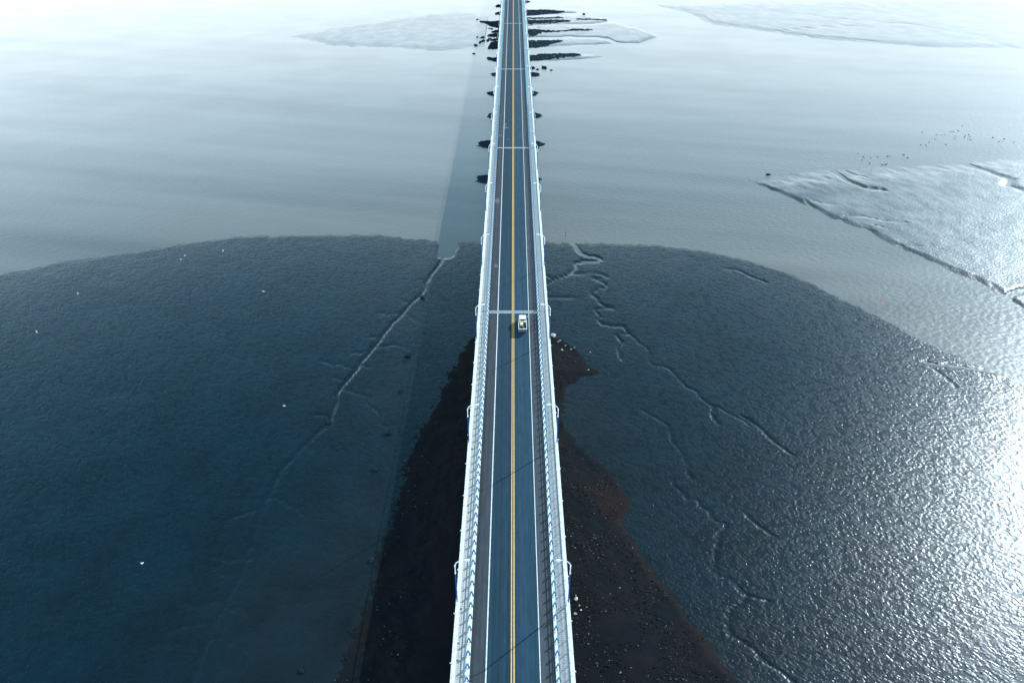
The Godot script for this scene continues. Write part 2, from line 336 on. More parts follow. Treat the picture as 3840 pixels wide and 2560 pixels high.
func make_light_and_camera() -> void:
	var camera := Camera3D.new()
	camera.name = "camera"
	camera.position = Vector3(0, ROAD + 87.0, 0)
	camera.rotation_degrees = Vector3(-33.27, 0.092, 0)
	camera.fov = 48.372
	camera.near = 0.5
	camera.far = 6000.0
	add_child(camera)
	camera.current = true

	var to_sun := Vector3(sin(deg_to_rad(SUN_AZIMUTH)) * cos(deg_to_rad(SUN_HEIGHT)), sin(deg_to_rad(SUN_HEIGHT)), -cos(deg_to_rad(SUN_AZIMUTH)) * cos(deg_to_rad(SUN_HEIGHT)))
	# clear hazy sky: bright pale air low down, deep teal blue overhead, a wide aureole round the sun
	var w := 256
	var h := 128
	var bytes := PackedFloat32Array()
	bytes.resize(w * h * 3)
	for j in h:
		var el := PI / 2.0 - (j + 0.5) / h * PI
		var base := sky_color(absf(rad_to_deg(el)))
		if el < 0.0:
			base *= 0.35
		for i in w:
			var az := (i + 0.5) / w * TAU
			# Godot's panorama: the middle column looks towards -z
			var dir := Vector3(-sin(az) * cos(el), sin(el), cos(az) * cos(el))
			# low haze is brighter towards the sun
			var swing := rad_to_deg(absf(angle_difference(az - PI, deg_to_rad(SUN_AZIMUTH))))
			var haze := 1.0 + 3.6 * exp(-swing * swing / 2600.0) * exp(-absf(rad_to_deg(el)) / 28.0)
			var off := rad_to_deg(acos(clampf(dir.dot(to_sun), -1.0, 1.0)))
			var glow := 3.5 * exp(-off / 7.0) + 1.0 * exp(-off / 20.0)
			if el < 0.0:
				glow *= 0.3
			var at := (j * w + i) * 3
			bytes[at] = base.x * haze + glow * 0.95
			bytes[at + 1] = base.y * haze + glow * 0.98
			bytes[at + 2] = base.z * haze + glow * 1.0
	var img := Image.create_from_data(w, h, false, Image.FORMAT_RGBF, bytes.to_byte_array())
	var sky_material := PanoramaSkyMaterial.new()
	sky_material.panorama = ImageTexture.create_from_image(img)
	var sky := Sky.new()
	sky.sky_material = sky_material
	var env := Environment.new()
	env.background_mode = Environment.BG_SKY
	env.sky = sky
	env.tonemap_mode = Environment.TONE_MAPPER_LINEAR
	env.tonemap_exposure = 1.6
	env.sdfgi_enabled = true
	env.ssao_enabled = true
	env.ssil_enabled = true
	var we := WorldEnvironment.new()
	we.name = "environment"
	we.environment = env
	add_child(we)

	var sun := DirectionalLight3D.new()
	sun.name = "sun"
	sun.light_energy = 1.6
	sun.light_color = Color(0.9, 0.965, 1.0)
	sun.light_angular_distance = 0.5
	sun.shadow_enabled = true
	sun.look_at_from_position(to_sun * 500.0, Vector3.ZERO, Vector3.UP)
	add_child(sun)

# ------------------------------------------------------------------ materials

func make_materials() -> void:
	# wet mud: soft lumps with flat pools of water between them
	var size := 2048
	var lumps := noise(0.034, 3, 11).get_seamless_image(size, size, false, false, 0.1, true).get_data()
	var patches := noise(0.013, 4, 12).get_seamless_image(size, size, false, false, 0.1, true).get_data()
	var heights := PackedFloat32Array()
	heights.resize(size * size)
	var rough := PackedByteArray()
	rough.resize(size * size)
	for k in size * size:
		var t := lumps[k] / 255.0
		var wet := smoothstep(0.3, 0.62, patches[k] / 255.0 + (t - 0.5) * 0.4)
		heights[k] = t * (0.25 + 0.75 * wet)
		rough[k] = 65 + int(8.0 * wet)
	var relief := Image.create_from_data(size, size, false, Image.FORMAT_RF, heights.to_byte_array())
	relief.bump_map_to_normal_map(6.0)
	var mud := StandardMaterial3D.new()
	mud.vertex_color_use_as_albedo = true
	mud.albedo_color = srgb(0.11, 0.11, 0.11)
	mud.normal_enabled = true
	mud.normal_texture = ImageTexture.create_from_image(relief)
	mud.normal_scale = 0.23
	mud.roughness = 1.0
	mud.roughness_texture = ImageTexture.create_from_image(Image.create_from_data(size, size, false, Image.FORMAT_L8, rough))
	mud.roughness_texture_channel = BaseMaterial3D.TEXTURE_CHANNEL_RED
	mud.metallic_specular = 0.42
	M.mud = mud
	M.smooth_mud = mud.duplicate()
	M.smooth_mud.normal_scale = 0.19
	M.wet_sand = mud.duplicate()
	M.wet_sand.normal_scale = 0.3
	M.wet_sand.roughness_texture = null
	M.wet_sand.roughness = 0.38
	M.wet_sand.metallic_specular = 0.4
	M.wet_sand.clearcoat_enabled = true
	M.wet_sand.clearcoat = 0.6
	M.wet_sand.clearcoat_roughness = 0.2

	# silty water: short wind ripples, smoother in long slicks
	var ripples := noise(0.09, 3, 21).get_seamless_image(size, size, false, false, 0.1, true).get_data()
	var calm := noise(0.004, 4, 22).get_seamless_image(size, size, false, false, 0.1, true).get_data()
	for k in size * size:
		var c := calm[k] / 255.0
		heights[k] = ripples[k] / 255.0 * (0.85 + 0.15 * smoothstep(0.1, 0.9, c))
		rough[k] = 86 + int(10.0 * smoothstep(0.2, 0.85, c))
	var waves := Image.create_from_data(size, size, false, Image.FORMAT_RF, heights.to_byte_array())
	waves.bump_map_to_normal_map(0.38)
	var water := StandardMaterial3D.new()
	water.vertex_color_use_as_albedo = true
	water.albedo_color = srgb(0.2, 0.2, 0.2)
	water.normal_enabled = true
	water.normal_texture = ImageTexture.create_from_image(waves)
	water.normal_scale = 1.0
	water.roughness = 1.0
	water.roughness_texture = ImageTexture.create_from_image(Image.create_from_data(size, size, false, Image.FORMAT_L8, rough))
	water.roughness_texture_channel = BaseMaterial3D.TEXTURE_CHANNEL_RED
	water.metallic_specular = 0.36
	water.clearcoat_enabled = true
	water.clearcoat = 0.6
	water.clearcoat_roughness = 0.12
	M.water = water

	var gravel := StandardMaterial3D.new()
	gravel.vertex_color_use_as_albedo = true
	gravel.albedo_color = srgb(0.05, 0.05, 0.05)
	gravel.roughness = 0.85
	gravel.metallic_specular = 0.2
	gravel.uv1_triplanar = true
	gravel.uv1_world_triplanar = true
	gravel.uv1_scale = Vector3.ONE * 0.12
	gravel.albedo_texture = mottled(1024, 0.09, 31, [[0.0, Color(0.25, 0.25, 0.28)], [0.45, Color(0.55, 0.55, 0.55)], [0.7, Color(0.9, 0.88, 0.87)], [1.0, Color(1, 1, 1)]])
	M.gravel = gravel
	var weed := plain(srgb(0.009, 0.017, 0.024), 1.0, 0.12)
	weed.uv1_triplanar = true
	weed.uv1_world_triplanar = true
	weed.uv1_scale = Vector3.ONE * 0.08
	weed.albedo_color = Color.WHITE
	weed.albedo_texture = mottled(512, 0.03, 32, [[0.0, Color(0.004, 0.012, 0.018)], [0.6, Color(0.008, 0.02, 0.028)], [0.8, Color(0.02, 0.026, 0.03)], [1.0, Color(0.035, 0.03, 0.028)]])
	M.weed = weed
	var stone := StandardMaterial3D.new()
	stone.vertex_color_use_as_albedo = true
	stone.roughness = 0.85
	stone.metallic_specular = 0.2
	M.stone = stone

	var asphalt := StandardMaterial3D.new()
	asphalt.vertex_color_use_as_albedo = true
	asphalt.albedo_color = srgb(0.25, 0.25, 0.25)
	asphalt.albedo_texture = mottled(512, 0.02, 41, [[0.0, Color(0.7, 0.72, 0.74)], [0.5, Color(0.88, 0.88, 0.88)], [1.0, Color(1, 1, 1)]])
	asphalt.roughness = 0.9
	asphalt.metallic_specular = 0.3
	M.asphalt = asphalt
	M.white_line = painted(Color(0.62, 0.62, 0.6), 42, 0.55)
	M.yellow_line = painted(Color(0.62, 0.36, 0.1), 44, 0.6)
	M.concrete = painted(Color(0.6, 0.61, 0.61), 45, 0.55)
	M.joint_concrete = painted(Color(0.29, 0.3, 0.31), 46, 0.5)
	M.structure_concrete = painted(Color(0.22, 0.225, 0.225), 47, 0.6)
	M.slab = StandardMaterial3D.new()
	M.slab.vertex_color_use_as_albedo = true
	M.slab.roughness = 0.8
	M.blue_steel = plain(srgb(0.0, 0.1, 0.2), 0.4)
	M.pole_steel = plain(srgb(0.004, 0.05, 0.16), 0.4)
	M.bright_blue_steel = plain(srgb(0.0, 0.21, 0.34), 0.4)
	M.white_steel = plain(srgb(0.6, 0.63, 0.64), 0.35)
	M.dark_gap = plain(srgb(0.015, 0.018, 0.02), 0.9)
	M.glass = plain(srgb(0.01, 0.012, 0.016), 0.08)
	M.truck_white = plain(srgb(0.66, 0.66, 0.65), 0.3)
	M.truck_blue = plain(srgb(0.02, 0.07, 0.11), 0.4)
	M.black = plain(srgb(0.015, 0.015, 0.016), 0.7)
	M.rubber = plain(srgb(0.02, 0.02, 0.02), 0.9)
	M.red_lamp = plain(srgb(0.5, 0.03, 0.02), 0.3)
	M.lamp_glass = plain(srgb(0.7, 0.72, 0.72), 0.15)

# paint or concrete with worn, dirty patches
func painted(c: Color, number: int, worn: float) -> StandardMaterial3D:
	var m := StandardMaterial3D.new()
	var w := Color(worn, worn, worn * 1.02)
	m.albedo_texture = mottled(512, 0.03, number, [[0.0, c * w], [0.3, c * w.lerp(Color.WHITE, 0.6)], [0.6, c], [1.0, c]], 5)
	m.uv1_triplanar = true
	m.uv1_world_triplanar = true
	m.uv1_scale = Vector3(0.22, 0.22, 0.09)
	m.roughness = 0.8
	return m

# ------------------------------------------------------------------ terrain

func smooth(a: float, b: float, t: float) -> float:
	return smoothstep(a, b, t)

func make_terrain() -> void:
	var x := -560.0
	while x < 560.0:
		xs.append(x)
		x += 0.45 + maxf(absf(x) - 125.0, 0.0) * 0.022
	var f := 20.0
	while f < 760.0:
		fs.append(f)
		f += 0.42 * (1.0 + maxf(f - 110.0, 0.0) / 62.0)
	columns = xs.size()
	rows = fs.size()
	ground.resize(columns * rows)

	# cuts made by the creeks
	var cut := PackedFloat32Array()
	cut.resize(columns * rows)
	var wander := noise(0.12, 3, 5)
	for creek in CREEKS:
		var half: float = creek[0] * 0.5
		var depth: float = creek[1]
		var line: Array = creek[2]
		for k in line.size() - 1:
			var a := Vector2(line[k][0], line[k][1])
			var b := Vector2(line[k + 1][0], line[k + 1][1])
			var reach := half * 2.2 + 1.0
			for r in range(index_at(fs, minf(a.y, b.y) - reach), index_at(fs, maxf(a.y, b.y) + reach) + 2):
				for c in range(index_at(xs, minf(a.x, b.x) - reach), index_at(xs, maxf(a.x, b.x) + reach) + 2):
					var p := Vector2(xs[c], fs[r])
					p += Vector2(wander.get_noise_2d(p.x, p.y), wander.get_noise_2d(p.x + 300.0, p.y)) * minf(0.9, half * 1.2)
					var d := p.distance_to(Geometry2D.get_closest_point_to_segment(p, a, b))
					var amount := depth * (1.0 - smoothstep(half * 0.45, half * 1.25, d))
					var at := r * columns + c
					if amount > cut[at]:
						cut[at] = amount

	var shore_of := PackedFloat32Array()
	var tilt_of := PackedFloat32Array()
	var lenses := []
	for set in [[ISLAND_LOW, ISLAND_HIGH, 0.42, 2.4, 14.0], [FAR_LOW, FAR_HIGH, 0.3, 14.0, 20.0], [SAND_LOW, SAND_HIGH, 0.16, 14.0, 12.0], [FLAT_LOW, FLAT_HIGH, 0.3, 5.0, 5.0], [SPIT_LOW, SPIT_HIGH, 0.25, 4.0, 4.0], [TONGUE_LOW, TONGUE_HIGH, 0.25, 4.0, 4.0]]:
		var first: float = set[0][0][0]
		var last: float = set[0][set[0].size() - 1][0]
		var span := []
		for c in columns:
			if xs[c] < first or xs[c] > last + (4000.0 if last > 120.0 else 0.0):
				span.append(null)
			else:
				var lo := along(set[0], xs[c])
				var hi := along(set[1], xs[c])
				var slope := (along(set[0], xs[c] + 1.0) - along(set[0], xs[c] - 1.0)) / 2.0
				span.append([lo, hi, 1.0 / sqrt(1.0 + slope * slope)])
		lenses.append([span, set[2], set[3], set[4]])
	for c in columns:
		shore_of.append(along(NEAR_SHORE, xs[c]))
		var slope := (along(NEAR_SHORE, xs[c] + 2.0) - along(NEAR_SHORE, xs[c] - 2.0)) / 4.0
		tilt_of.append(1.0 / sqrt(1.0 + slope * slope))

	var broad := noise(0.012, 3, 1)
	var fine := noise(0.16, 3, 2)
	var ragged := noise(0.3, 2, 3)
	var colors := PackedColorArray()
	colors.resize(columns * rows)
	var tone := noise(0.02, 4, 7)
	var stain := noise(0.07, 4, 8)
	var mud_tone := Color(0.0115, 0.0118, 0.0118)
	var teal_tone := Color(0.0013, 0.0075, 0.0115)
	var pale_tone := Color(0.07, 0.064, 0.055)
	for r in rows:
		f = fs[r]
		var near_row := f < 240.0
		for c in columns:
			x = xs[c]
			var at := r * columns + c
			var h := -0.5
			var pale := 0.0
			var d := (shore_of[c] - f) * tilt_of[c]
			var w := 0.0
			var b := broad.get_noise_2d(x, f)
			if d > -8.0 and (near_row or x < -100.0):
				w = fine.get_noise_2d(x, f)
				d += b * 5.0 + w * 0.7 + ragged.get_noise_2d(x, f) * 0.5
				if d < 0.0:
					h = maxf(d * 0.05, -0.5)
				else:
					h = 0.05 * smoothstep(0.0, 1.0, d) + 0.26 * (1.0 - exp(-d / 14.0)) + 0.012 * w + 0.06 * b
					h = maxf(h, 0.02)
			for lens in lenses:
				var span = lens[0][c]
				if span == null:
					continue
				if f < span[0] - 6.0 or f > span[1] + 6.0:
					continue
				w = fine.get_noise_2d(x, f)
				var to_low: float = (f - span[0]) * span[2] + w * 0.8 + b * 1.5
				var to_high: float = span[1] - f + w * 2.0
				var inner := minf(to_low, to_high)
				var top: float = lens[1]
				if inner > 0.0:
					var rise := minf(smoothstep(0.0, lens[2], to_low), smoothstep(0.0, lens[3], to_high))
					h = maxf(h, top * rise + (0.02 + 0.02 * top) * w * rise + 0.015)
					if top < 0.5:
						h += (b * 0.08 + w * 0.035) - 0.03
					pale = 1.0
				else:
					h = maxf(h, maxf(inner * 0.08, -0.5))
			h -= cut[at]
			ground[at] = h
			var t := tone.get_noise_2d(x, f)
			var s := stain.get_noise_2d(x, f)
			var col := mud_tone.lerp(teal_tone, clampf(smoothstep(-0.5, 1.1, t * 0.3 + s * 0.25 + 0.1 + (absf(x) - 8.0) * 0.014), 0.0, 1.0))  # mud turns darker and bluer away from the bridge
			if pale > 0.0:
				col = col.lerp(pale_tone, pale * clampf(0.75 + s, 0.0, 1.0))
			col = col * (1.0 + 0.5 * s) / 0.11
			col.a = 1.0
			colors[at] = col

	var v := PackedVector3Array()
	var n := PackedVector3Array()
	var uv := PackedVector2Array()
	v.resize(columns * rows)
	n.resize(columns * rows)
	uv.resize(columns * rows)
	var turn := deg_to_rad(24.0)
	var cs := cos(turn)
	var sn := sin(turn)
	for r in rows:
		var r0 := maxi(r - 1, 0)
		var r1 := mini(r + 1, rows - 1)
		for c in columns:
			var c0 := maxi(c - 1, 0)
			var c1 := mini(c + 1, columns - 1)
			var at := r * columns + c
			v[at] = Vector3(xs[c], ground[at], -fs[r])
			var sx := (ground[r * columns + c1] - ground[r * columns + c0]) / (xs[c1] - xs[c0])
			var sf := (ground[r1 * columns + c] - ground[r0 * columns + c]) / (fs[r1] - fs[r0])
			n[at] = Vector3(-sx, 1.0, sf).normalized()
			uv[at] = Vector2((xs[c] * cs - fs[r] * sn) / 66.0, (xs[c] * sn + fs[r] * cs) / 44.0)
	# one sheet each side of the bridge: the mud on the sunward side is lumpier
	var seam := index_at(xs, 0.0)
	for side in 3:
		var idx := PackedInt32Array()
		for r in rows - 1:
			for c in range(seam if side == 1 else 0, seam if side == 0 else columns - 1):
				var a := r * columns + c
				if (side == 2) != (fs[r] > shore_of[c] + 9.0):
					continue
				if maxf(maxf(ground[a], ground[a + 1]), maxf(ground[a + columns], ground[a + columns + 1])) < -0.3:
					continue
				# seen from above, clockwise
				idx.append(a)
				idx.append(a + columns)
				idx.append(a + 1)
				idx.append(a + 1)
				idx.append(a + columns)
				idx.append(a + columns + 1)
		var arrays := []
		arrays.resize(Mesh.ARRAY_MAX)
		arrays[Mesh.ARRAY_VERTEX] = v
		arrays[Mesh.ARRAY_NORMAL] = n
		arrays[Mesh.ARRAY_COLOR] = colors
		arrays[Mesh.ARRAY_TEX_UV] = uv
		arrays[Mesh.ARRAY_INDEX] = idx
		var m := ArrayMesh.new()
		m.add_surface_from_arrays(Mesh.PRIMITIVE_TRIANGLES, arrays)
		structure("sand_flat" if side == 2 else "mudflat", m, [M.smooth_mud, M.mud, M.wet_sand][side], ["smooth dark tidal mudflat with a straight ditch on the bridge's shadow side", "lumpy glistening tidal mudflat with winding creeks on the sunward side", "pale wet sand and mud islands standing just out of the channel water"][side])

func make_water() -> void:
	var wx := PackedFloat32Array()
	var wf := PackedFloat32Array()
	var x := 0.0
	while x < 5000.0:
		wx.append(x)
		if x > 0.0:
			wx.append(-x)
		x += 3.0 + x * 0.02
	wx.sort()
	var f := -400.0
	while f < 5500.0:
		wf.append(f)
		f += 60.0 if f < 60.0 else 3.0 + maxf(f - 250.0, 0.0) * 0.02
	var silt_sheen := noise(0.006, 4, 51)
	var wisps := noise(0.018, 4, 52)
	var v := PackedVector3Array()
	var n := PackedVector3Array()
	var c := PackedColorArray()
	var uv := PackedVector2Array()
	var idx := PackedInt32Array()
	for j in wf.size():
		for i in wx.size():
			x = wx[i]
			f = wf[j]
			v.append(P(x, 0, f))
			n.append(Vector3.UP)
			# silty streaks; bright sky sheen of smooth slicks painted into the colour
			var s := silt_sheen.get_noise_2d(x * 0.3, f * 2.6 + x * 0.5)
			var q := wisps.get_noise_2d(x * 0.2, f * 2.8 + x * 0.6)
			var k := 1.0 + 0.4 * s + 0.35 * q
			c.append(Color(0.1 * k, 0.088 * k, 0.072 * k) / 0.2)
			uv.append(Vector2((x + f * 0.3) / 430.0, (f - x * 0.2) / 300.0))
	var w := wx.size()
	for j in wf.size() - 1:
		for i in w - 1:
			var a := j * w + i
			idx.append_array(PackedInt32Array([a, a + w, a + 1, a + 1, a + w, a + w + 1]))
	var arrays := []
	arrays.resize(Mesh.ARRAY_MAX)
	arrays[Mesh.ARRAY_VERTEX] = v
	arrays[Mesh.ARRAY_NORMAL] = n
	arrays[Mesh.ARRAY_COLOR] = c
	arrays[Mesh.ARRAY_TEX_UV] = uv
	arrays[Mesh.ARRAY_INDEX] = idx
	var m := ArrayMesh.new()
	m.add_surface_from_arrays(Mesh.PRIMITIVE_TRIANGLES, arrays)
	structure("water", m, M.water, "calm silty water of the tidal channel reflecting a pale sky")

# the stony bank that carries the piers, under and beside the bridge
var bank_xs := PackedFloat32Array()
func bank_height(x: float, f: float, rough: FastNoiseLite) -> float:
	var right := along(GRAVEL_SUNWARD, f)
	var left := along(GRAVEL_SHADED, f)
	var fade := smoothstep(168.0, 140.0, f)
	var w := rough.get_noise_2d(x, f)
	var grit := rough.get_noise_2d(x * 5.0, f * 5.0)
	var d_right := right - x + w * 1.0 + grit * 0.8
	var d_left := x - left - 1.5 + w * 1.6 + grit * 1.6  # dark gravel drawn out to the bridge's shadow edge, blackening the shadow
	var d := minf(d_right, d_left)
	if f > 146.0:
		d -= (f - 146.0) * 0.5
	return ground_at(x, f) + (-0.25 + 0.33 * smoothstep(-2.0, 0.9, d) + 0.75 * smoothstep(0.0, 14.0, d) * fade + 0.06 * w * smoothstep(0.0, 2.0, d))

func make_gravel() -> void:
	var rough := noise(0.22, 4, 61)
	var tone := noise(0.09, 4, 62)
	var nx := 160
	var nf := 330
	var x0 := -32.0
	var f0 := 30.0
	var step := 0.45
	var hs := PackedFloat32Array()
	for j in nf:
		for i in nx:
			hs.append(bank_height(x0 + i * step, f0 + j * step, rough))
	var v := PackedVector3Array()
	var n := PackedVector3Array()
	var c := PackedColorArray()
	var idx := PackedInt32Array()
	for j in nf:
		for i in nx:
			var x := x0 + i * step
			var f := f0 + j * step
			var k := j * nx + i
			v.append(P(x, hs[k], f))
			var sx := (hs[j * nx + mini(i + 1, nx - 1)] - hs[j * nx + maxi(i - 1, 0)]) / (2.0 * step)
			var sf := (hs[mini(j + 1, nf - 1) * nx + i] - hs[maxi(j - 1, 0) * nx + i]) / (2.0 * step)
			n.append(Vector3(-sx, 1.0, sf).normalized())
			var t := tone.get_noise_2d(x, f)
			var col := Color(0.0095, 0.0105, 0.0125).lerp(Color(0.005, 0.0095, 0.0135), smoothstep(-0.2, 0.3, t))
			# the rusty tongue of finer gravel
			var red := smoothstep(7.5, 2.0, Vector2((x - 17.5) * 1.3, f - 95.5).length() + t * 4.0)
			col = col.lerp(Color(0.026, 0.015, 0.016), red)
			# sandy rim along the edge
			var rim := absf(along(GRAVEL_SUNWARD, f) - x - 0.6)
			if f < 92.0:
				col = col.lerp(Color(0.03, 0.022, 0.022), smoothstep(1.4, 0.2, rim + t) * 0.6)
			c.append(col * 0.8 / 0.05)
	for j in nf - 1:
		for i in nx - 1:
			var a := j * nx + i
			var x := x0 + i * step
			var f := f0 + j * step
			if hs[a] < ground_at(x, f) - 0.2 and hs[a + 1] < ground_at(x + step, f) - 0.2 and hs[a + nx] < ground_at(x, f + step) - 0.2:
				continue
			idx.append_array(PackedInt32Array([a, a + nx, a + 1, a + 1, a + nx, a + nx + 1]))
	var arrays := []
	arrays.resize(Mesh.ARRAY_MAX)
	arrays[Mesh.ARRAY_VERTEX] = v
	arrays[Mesh.ARRAY_NORMAL] = n
	arrays[Mesh.ARRAY_COLOR] = c
	arrays[Mesh.ARRAY_INDEX] = idx
	var m := ArrayMesh.new()
	m.add_surface_from_arrays(Mesh.PRIMITIVE_TRIANGLES, arrays)
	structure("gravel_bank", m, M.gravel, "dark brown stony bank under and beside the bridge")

	# loose stones: the largest one by one, the rest as gravel
	var shapes := []
	for k in 5:
		shapes.append(rock_mesh(100 + k))
	var tints := [Color(0.012, 0.012, 0.013), Color(0.008, 0.011, 0.013), Color(0.017, 0.012, 0.011), Color(0.035, 0.036, 0.035), Color(0.006, 0.007, 0.008), Color(0.1, 0.085, 0.07)]
	var mm := MultiMesh.new()
	mm.transform_format = MultiMesh.TRANSFORM_3D
	mm.use_colors = true
	mm.mesh = shapes[0]
	var places := []
	var shades := []
	var singles := 0
	rng.seed = 77
	var guard := 0
	while (places.size() < 14000 or singles < 285) and guard < 90000:
		guard += 1
		var f := 48.0 + 105.0 * pow(rng.randf(), 1.5)
		var x := rng.randf_range(-31.0, 33.0)
		if absf(x) < 5.0:
			continue
		var d := minf(along(GRAVEL_SUNWARD, f) - x, x - along(GRAVEL_SHADED, f))
		if d < -2.5 or (d < 0.6 and rng.randf() < 0.85):
			continue
		if x < 0.0 and (rng.randf() < 0.8 or x > -15.0):
			continue
		var density := 0.5 + tone.get_noise_2d(x * 1.5, f * 1.5) * 1.4
		if rng.randf() > density:
			continue
		var y := bank_height(x, f, rough)
		var size := 0.045 + 0.08 * pow(rng.randf(), 3.0)
		var tint: Color = tints[rng.randi() % 5]
		if rng.randf() < 0.035:
			tint = tints[5].lerp(Color(0.2, 0.17, 0.13), rng.randf())
		if x > 8.6 and f < 112.0 and d > 1.0 and singles < 285 and rng.randf() < 0.05:
			size = rng.randf_range(0.1, 0.19)
			singles += 1
			var o := put("stone", rock_tinted(101 + singles % 4, tint), M.stone, self, P(x, y + size * 0.15, f), Vector3(0, rng.randf() * TAU, 0))
			o.scale = Vector3(size * rng.randf_range(1.0, 1.5), size * 0.7, size)
			tag(o, "small weathered stone lying loose on the dark gravel bank beside the bridge", "stone", "loose stones on the gravel bank")
			continue
		var basis := Basis(Vector3.UP, rng.randf() * TAU).scaled(Vector3(size * rng.randf_range(1.0, 1.5), size * 0.75, size))
		places.append(Transform3D(basis, P(x, y + size * 0.2, f)))
		shades.append(tint)
	mm.instance_count = places.size()
	for k in places.size():
		mm.set_instance_transform(k, places[k])
		mm.set_instance_color(k, shades[k])
	var g := MultiMeshInstance3D.new()
	g.name = "gravel"
	g.multimesh = mm
	g.material_override = M.stone
	add_child(g)
	g.set_meta("kind", "stuff")
	tag(g, "loose pebbles and shingle strewn over the dark bank", "gravel")

	# the paler boulders
	for k in PALE_ROCKS.size():
		var p: Array = PALE_ROCKS[k]
		var pale := k < 15
		var size: float = [0.5, 0.35, 0.2, 0.22, 0.15, 0.22, 0.17, 0.14, 0.14, 0.13][k % 10] * (1.0 if k < 10 else 0.55) if pale else [0.5, 0.45, 0.6, 0.35, 0.5][k % 5]
		var tint := Color(0.3, 0.22, 0.15).lerp(Color(0.5, 0.5, 0.48), rng.randf())
		var y := maxf(bank_height(p[0], p[1], rough), ground_at(p[0], p[1]))
		var o := put("boulder", rock_tinted(101 + k % 4, tint), M.stone if pale else M.weed, self, P(p[0], y + size * 0.2, p[1]), Vector3(0, k * 1.7, 0))
		o.scale = Vector3(size * 1.35, size * 0.75, size)
		tag(o, "pale buff boulder on the dark gravel beside the bridge" if pale else "black weed-covered boulder half sunk in the smooth mud", "boulder", "pale boulders" if pale else "dark boulders")

var rock_cache := {}
func rock_tinted(number: int, tint: Color) -> ArrayMesh:
	var key := "%d %s" % [number, tint.to_html()]
	if not rock_cache.has(key):
		rock_cache[key] = rock_mesh(number, tint)
	return rock_cache[key]

# an irregular lump of about unit radius
func rock_mesh(number: int, tint := Color.WHITE, rings := 5, sides := 8, bumps := 0.35) -> ArrayMesh:
	var nz := noise(0.9, 2, number)
	var st := SurfaceTool.new()
	st.begin(Mesh.PRIMITIVE_TRIANGLES)
	st.set_smooth_group(-1)
	var p := []
	for r in rings + 1:
		var line := []
		for s in sides:
			var el := PI * r / rings - PI / 2.0
			var az := TAU * (s + 0.5 * (r % 2)) / sides
			var q := Vector3(cos(el) * cos(az), sin(el), cos(el) * sin(az))
			if r == 0 or r == rings:
				q = Vector3(0, -1 if r == 0 else 1, 0)
			line.append(q * (1.0 + bumps * nz.get_noise_3d(q.x * 1.4 + number, q.y * 1.4, q.z * 1.4) * 2.0))
		p.append(line)
	st.set_color(tint)
	for r in rings:
		for s in sides:
			var a: Vector3 = p[r][s]
			var b: Vector3 = p[r][(s + 1) % sides]
			var d: Vector3 = p[r + 1][(s + 1) % sides]
			var e: Vector3 = p[r + 1][s]
			if r > 0:
				for q in [a, b, d]:
					st.set_color(tint)
					st.add_vertex(q)
			if r < rings - 1 or r == 0:
				for q in [a, d, e]:
					st.set_color(tint)
					st.add_vertex(q)
	st.generate_normals()
	return st.commit()

# ------------------------------------------------------------------ weed banks and mounds round the piers

func lens_mesh(list: Array, height: float, number: int) -> ArrayMesh:
	var rough := noise(0.35, 4, number)
	var first: float = list[0][0]
	var last: float = list[list.size() - 1][0]
	var low := []
	var high := []
	for row in list:
		low.append([row[0], row[1]])
		high.append([row[0], row[2]])
	var nx := clampi(int((last - first) / 0.35), 8, 160)
	var nf := 22
	var st := SurfaceTool.new()
	st.begin(Mesh.PRIMITIVE_TRIANGLES)
	st.set_smooth_group(0)
	for i in nx + 1:
		var x := lerpf(first, last, float(i) / nx)
		var lo := along(low, x)
		var hi := along(high, x)
		var wide := hi - lo
		lo += rough.get_noise_2d(x * 2.0, 11.0) * minf(2.2, wide * 0.45)
		hi += rough.get_noise_2d(x * 2.0, 57.0) * minf(2.2, wide * 0.45)
		var end := smoothstep(0.0, 1.2, minf(x - first, last - x) if first > 20.0 or last < -9.5 else (last - x if last > 9.0 else x - first))
		for j in nf + 1:
			var t := float(j) / nf
			var f := lerpf(lo, hi, t)
			var rim := sin(PI * t)
			var y := height * pow(rim, 0.35) * (0.6 + 0.4 * end) * (0.85 + 0.85 * rough.get_noise_2d(x, f)) + 0.1 * rough.get_noise_2d(x * 3.0, f * 3.0)
			y = maxf(y, 0.0)
			if j == 0 or j == nf or i == 0 or i == nx:
				y = -0.2
			st.add_vertex(P(x, y + 0.02, f))
	for i in nx:
		for j in nf:
			var a := i * (nf + 1) + j
			for k in [a, a + 1, a + nf + 1, a + nf + 1, a + 1, a + nf + 2]:
				st.add_index(k)
	st.generate_normals()
	return st.commit()

